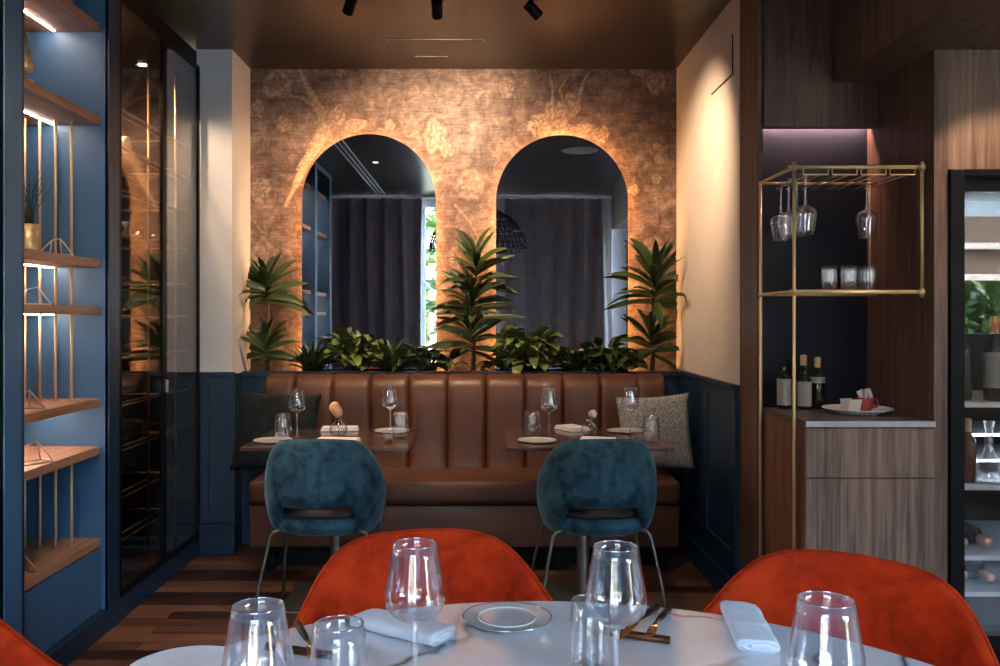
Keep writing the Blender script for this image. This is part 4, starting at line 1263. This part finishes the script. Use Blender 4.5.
for k, (x, z, lb) in enumerate(((1.812,.412,'bottle lying with its copper capsule out, left on the lower fridge rack'),(1.905,.412,'bottle lying with its copper capsule out, right on the lower fridge rack'),
        (1.83,.278,'bottle lying on the lowest fridge rack beside the door frame'),(1.915,.278,'bottle lying with a copper capsule on the lowest fridge rack'),(1.86,.672,'bottle lying at the back of the middle fridge shelf') )):
    zz = z+.0375+.001
    if k == 4: continue
    if lb0 is None: lb0 = make_bottle(lb, 'bottle', 'bottle_green', 'paper_label', 'copper_pink', .30, .0375, (x, 3.60, zz), rot=(PI/2, 0, 0), group='bottles lying in the wine fridge')
    else: dup(lb0, (x, 3.60 if k % 2 else 3.63, zz), lb)

# ================================================================== CEILING FIXTURES
def spot_fixture(px, py, Y, aim, label):
    """cylinder spotlight hung from the ceiling on a short arm"""
    c = at(px, py, Y)
    t = thing('ceiling_spotlight', label, 'spotlight', (c.x, c.y, ZC))
    finish('ceiling_mount', L([(0,0),(.030,0),(.030,-.012),(0,-.014)], 24), 'black_metal', t, smooth=False)
    d = (Vector(aim)-c).normalized(); q = d.to_track_quat('-Z', 'Y').to_matrix().to_4x4()
    rel = c-Vector((c.x, c.y, ZC))
    finish('arm', T([(0,0,-.010), rel-d*.03], .006, 8), 'black_metal', t, smooth=True)
    M = Matrix.Translation(rel) @ q
    bm = bmesh.new(); lathe(bm, [(0,.040),(.022,.040),(.026,.036),(.026,-.040),(.0235,-.040),(.0235,-.030),(0,-.030)], 28, M=M)
    h = finish('lamp_housing', bm, 'black_metal', t, smooth=False)
    bm = bmesh.new(); lathe(bm, [(0,-.0295),(.0225,-.0295),(0,-.029)], 20, M=M)
    finish('lens', bm, 'lamp_lens', h)
    return c, d
A1 = spot_fixture(350, 5, 4.0, (-1.1, 5.0, 1.9), 'black cylinder spotlight on the ceiling above the left mirror')
A2 = spot_fixture(437, 9, 4.05, (-.20, 5.2, 1.85), 'black cylinder spotlight on the ceiling between the two mirrors')
A3 = spot_fixture(533, 10, 4.02, (1.15, 4.55, 1.95), 'black cylinder spotlight on the ceiling above the right mirror, tilted to the right')
vn = thing('ceiling_vent', 'long thin slot diffuser in the brown ceiling before the wallpaper', 'vent', (-.23, 4.65, ZC))
part('slot_frame', B(-.50, .02, 4.642, 4.658, ZC-.003, ZC-.0005), 'soft_white', vn); part('slot', B(-.49, .01, 4.647, 4.653, ZC-.0042, ZC-.0031), 'black_metal', vn)
vn = thing('ceiling_vent', 'short thin slot in the brown ceiling closest to the wallpaper', 'vent', (-.28, 4.95, ZC))
part('slot_frame', B(-.37, -.19, 4.944, 4.956, ZC-.003, ZC-.0005), 'soft_white', vn); part('slot', B(-.36, -.20, 4.948, 4.952, ZC-.0042, ZC-.0031), 'black_metal', vn)
cg = thing('ceiling_grille', 'three long white ceiling strips seen in the left mirror', 'grille', (-1.2, 1.5, ZC))
for k in range(3): part('strip', B(-1.25+.045*k, -1.235+.045*k, -.3, 3.15, ZC-.006, ZC-.0005), 'white_frame', cg)
sk = thing('ceiling_speaker', 'round grey ceiling speaker seen in the right mirror', 'speaker', (.87, 2.5, ZC))
part('grille', L([(0,-.006),(.14,-.006),(.155,-.003),(.16,-.0005)], 40, cx=.87, cy=2.5, cz=ZC), 'speaker_grey', sk, smooth=True)
part('ring', T([(.87+.158*math.cos(2*PI*k/40), 2.5+.158*math.sin(2*PI*k/40), ZC-.004) for k in range(40)], .003, 6, closed=True), 'white_frame', sk, smooth=True)

# woven basket pendant above the marble table (seen in the mirrors)
pd = thing('pendant_lamp', 'large black woven basket pendant seen in both mirrors', 'pendant lamp', (-.03, .86, 2.0))
bm = bmesh.new(); R = .52; NR = 44
for k in range(NR):
    a = 2*PI*k/NR
    for sgn in (1, -1):
        pts = [(R*math.sin(min(1.5, .12+1.45*q/8))*math.cos(a+sgn*.35*q/8), R*math.sin(min(1.5, .12+1.45*q/8))*math.sin(a+sgn*.35*q/8), .46*math.cos(.12+1.45*q/8)) for q in range(9)]
        tube(bm, pts, .0045, 4)
for q in range(0, 12):
    e = .14+1.43*q/11; r = R*math.sin(e)
    tube(bm, [(r*math.cos(2*PI*k/40), r*math.sin(2*PI*k/40), .46*math.cos(e)) for k in range(40)], .0045, 4, closed=True)
finish('shade', bm, 'basket', pd)
finish('cord', T([(0,0,.45),(0,0,.758)], .004, 6), 'black_metal', pd)
finish('bulb', L([(0,.15),(.03,.16),(.045,.20),(.03,.25),(.02,.30),(.02,.45),(0,.45)], 20), 'soft_white', pd, smooth=True)

# ================================================================== OUTSIDE THE REAR WINDOWS
struct('ground', B(-12, 16, -14, YR-.16, -.3, -.12), 'ext_ground')
def far_building(x0, x1, y, h, label, mat):
    t = thing('building', label, 'building', ((x0+x1)/2, y, -.12))
    part('facade', B(x0, x1, y-3, y, -.12, h), mat, t)
    n = int((x1-x0)/1.6)
    for r in range(int(h/2.2)):
        for k in range(n):
            x = x0+.4+k*1.6; z = .7+r*2.2
            w_ = part('window', B(x, x+.85, y, y+.03, z, z+1.2), 'white_frame', t)
            gl = finish('pane', B(x+.06, x+.79, y+.03, y+.035, z+.06, z+1.14), 'bottle_black', w_); gl.data.transform(Matrix.Translation(-t.location))
        part('ledge', B(x0, x1, y, y+.15, 2.15+r*2.2, 2.28+r*2.2), 'soft_white', t)
bb = thing('building', 'brick building with pale ledges reflected in the wine fridge door', 'building', (9, -9.5, -.12))
part('facade', B(3, 15, -12, -9.5, -.12, 3.1), 'ext_brick', bb); part('upper_facade', B(3, 15, -12, -9.5, 3.1001, 5.2), 'ext_pale', bb)
for z in (1.94, 2.50, 3.52): part('ledge', B(3, 15, -9.5, -9.32, z, z+.11), 'soft_white', bb)
for k in range(6):
    w_ = part('window', B(3.6+k*1.9, 4.5+k*1.9, -9.5, -9.47, .5, 1.7), 'white_frame', bb)
    gl = finish('pane', B(3.68+k*1.9, 4.42+k*1.9, -9.4699, -9.465, .58, 1.62), 'bottle_black', w_); gl.data.transform(Matrix.Translation(-bb.location))
far_building(-11, 1.2, -11, 5, 'pale building outside the rear windows', 'ext_wall')
def tree(x, y, h, r, label):
    t = thing('street_tree', label, 'tree', (x, y, -.12))
    finish('trunk', T([(0,0,0),(.05,.03,h*.4),(0,0,h*.75)], [.12,.09,.05], 10), 'stem_brown', t, smooth=True)
    bm = bmesh.new()
    for k in range(1500):
        v = Vector((random.gauss(0,1), random.gauss(0,1), random.gauss(0,.9))).normalized()*r*random.uniform(.35,1)**.6
        p = v+Vector((0,0,h*.68)); 
        leaf(bm, p, random.uniform(0,2*PI), random.uniform(-.6,.9), .24, .13, .5, 2, random.uniform(-1,1), .1, 'oval', clamp=False)
    finish('crown', bm, 'leaf_tree', t)
random.seed(4)
tree(-1.0, -4.2, 3.6, 1.5, 'leafy green tree outside the rear window, seen in the left mirror')
tree(1.9, -5.2, 3.4, 1.4, 'leafy green tree outside behind the right curtain')
tree(6.3, -4.6, 1.55, .75, 'low green tree reflected in the wine fridge door')
tree(4.6, -5.5, 1.5, .7, 'low green bush-like tree outside the side window')

# ================================================================== LIGHTS
def spot(loc, d, power, size, blend, color, r=.03):
    l = bpy.data.lights.new('spot', 'SPOT'); l.energy = power; l.spot_size = math.radians(size); l.spot_blend = blend
    l.color = color; l.shadow_soft_size = r
    o = bpy.data.objects.new('spot_light', l); COL.objects.link(o); o.location = loc
    o.rotation_euler = Vector(d).to_track_quat('-Z', 'Y').to_euler(); return o
WARM = (1.0, .66, .40)
for (c, d), p, s in ((A1, 36, 60), (A2, 100, 100), (A3, 66, 66)):
    spot(c+d*.045, d, p, s, .95, WARM)
# recessed downlights over the room (part of the same ceiling, out of frame)
def downlight(x, y, z, power, size, label, aim=(0,0,-1), col=WARM):
    t = thing('downlight', label, 'downlight', (x, y, z))
    finish('bezel', L([(.030,-.001),(.042,-.001),(.044,-.004),(.030,-.006)], 28), 'black_metal', t)
    finish('lens', L([(0,-.002),(.029,-.002),(0,-.0015)], 20), 'lamp_lens', t)
    spot((x, y, z-.012), aim, power, size, .5, col, .03)
downlight(-.65, 3.3, ZC, 26, 60, 'recessed downlight above the left blue chair', (-.05,.35,-1))
downlight(.50, 3.3, ZC, 20, 60, 'recessed downlight above the right blue chair', (0,.35,-1))
downlight(-1.0, 1.9, ZC, 40, 80, 'recessed downlight beside the shelving wall', (-.25,.5,-1))
downlight(1.93, 2.85, 2.272, 16, 80, 'recessed downlight in the walnut soffit before the wine fridge', (-.1,.4,-1))
downlight(1.55, 2.2, 2.272, 10, 90, 'recessed downlight in the walnut soffit before the worktop', (-.1,.5,-1), (1,.8,.65))

spot((-1.75, 4.0, ZC-.175), (0.12,.03,-1), 30, 120, .6, WARM); spot((-1.75, 4.55, ZC-.175), (.12,0,-1), 24, 120, .6, WARM)
W = bpy.data.worlds.new('world'); sc.world = W; W.use_nodes = True
wn = W.node_tree; wn.nodes.clear()
wo = wn.nodes.new('ShaderNodeOutputWorld'); bg = wn.nodes.new('ShaderNodeBackground')
sky = wn.nodes.new('ShaderNodeTexSky'); sky.sky_type = 'NISHITA'; sky.sun_disc = False; sky.sun_elevation = math.radians(35); sky.sun_rotation = math.radians(60); sky.air_density = 1.3; sky.dust_density = 3
bg.inputs[1].default_value = 3.6
wn.links.new(sky.outputs[0], bg.inputs[0]); wn.links.new(bg.outputs[0], wo.inputs[0])
def portal(x0, x1, z0, z1):
    l = bpy.data.lights.new('portal', 'AREA'); l.shape = 'RECTANGLE'; l.size = x1-x0; l.size_y = z1-z0
    l.cycles.is_portal = True
    o = bpy.data.objects.new('window_portal', l); COL.objects.link(o); o.location = ((x0+x1)/2, YR-.125, (z0+z1)/2)
    o.rotation_euler = (PI/2, 0, 0); return o      # -Z points to +Y
portal(-1.9, 1.62, 0, 2.70); portal(1.98, 4.6, .35, 2.35)
for o in COL.objects:
    if o.type == 'LIGHT' and o.data.cycles.is_portal:
        o.rotation_euler = Vector((0,1,0)).to_track_quat('-Z', 'Z').to_euler()

# ================================================================== CAMERA
cam = bpy.data.cameras.new('camera'); co = bpy.data.objects.new('camera', cam); COL.objects.link(co)
co.location = (0, 0, H); co.rotation_euler = (PI/2, 0, 0)
cam.sensor_width = 36; cam.lens = F/1000*36; cam.shift_x = (500-CX)/1000; cam.shift_y = (CY-333)/1000
cam.clip_start = .05
cam.dof.use_dof = False
sc.camera = co
sc.view_settings.view_transform = 'Standard'; sc.view_settings.look = 'None'
sc.view_settings.gamma = 1; sc.view_settings.use_curve_mapping = False
sc.view_settings.exposure = 1.08
sc.cycles.max_bounces = 10; sc.cycles.transparent_max_bounces = 24; sc.cycles.glossy_bounces = 6; sc.cycles.diffuse_bounces = 4
sc.cycles.sample_clamp_indirect = 6; sc.cycles.caustics_reflective = False; sc.cycles.caustics_refractive = False
sc.cycles.use_denoising = True; sc.cycles.blur_glossy = .5
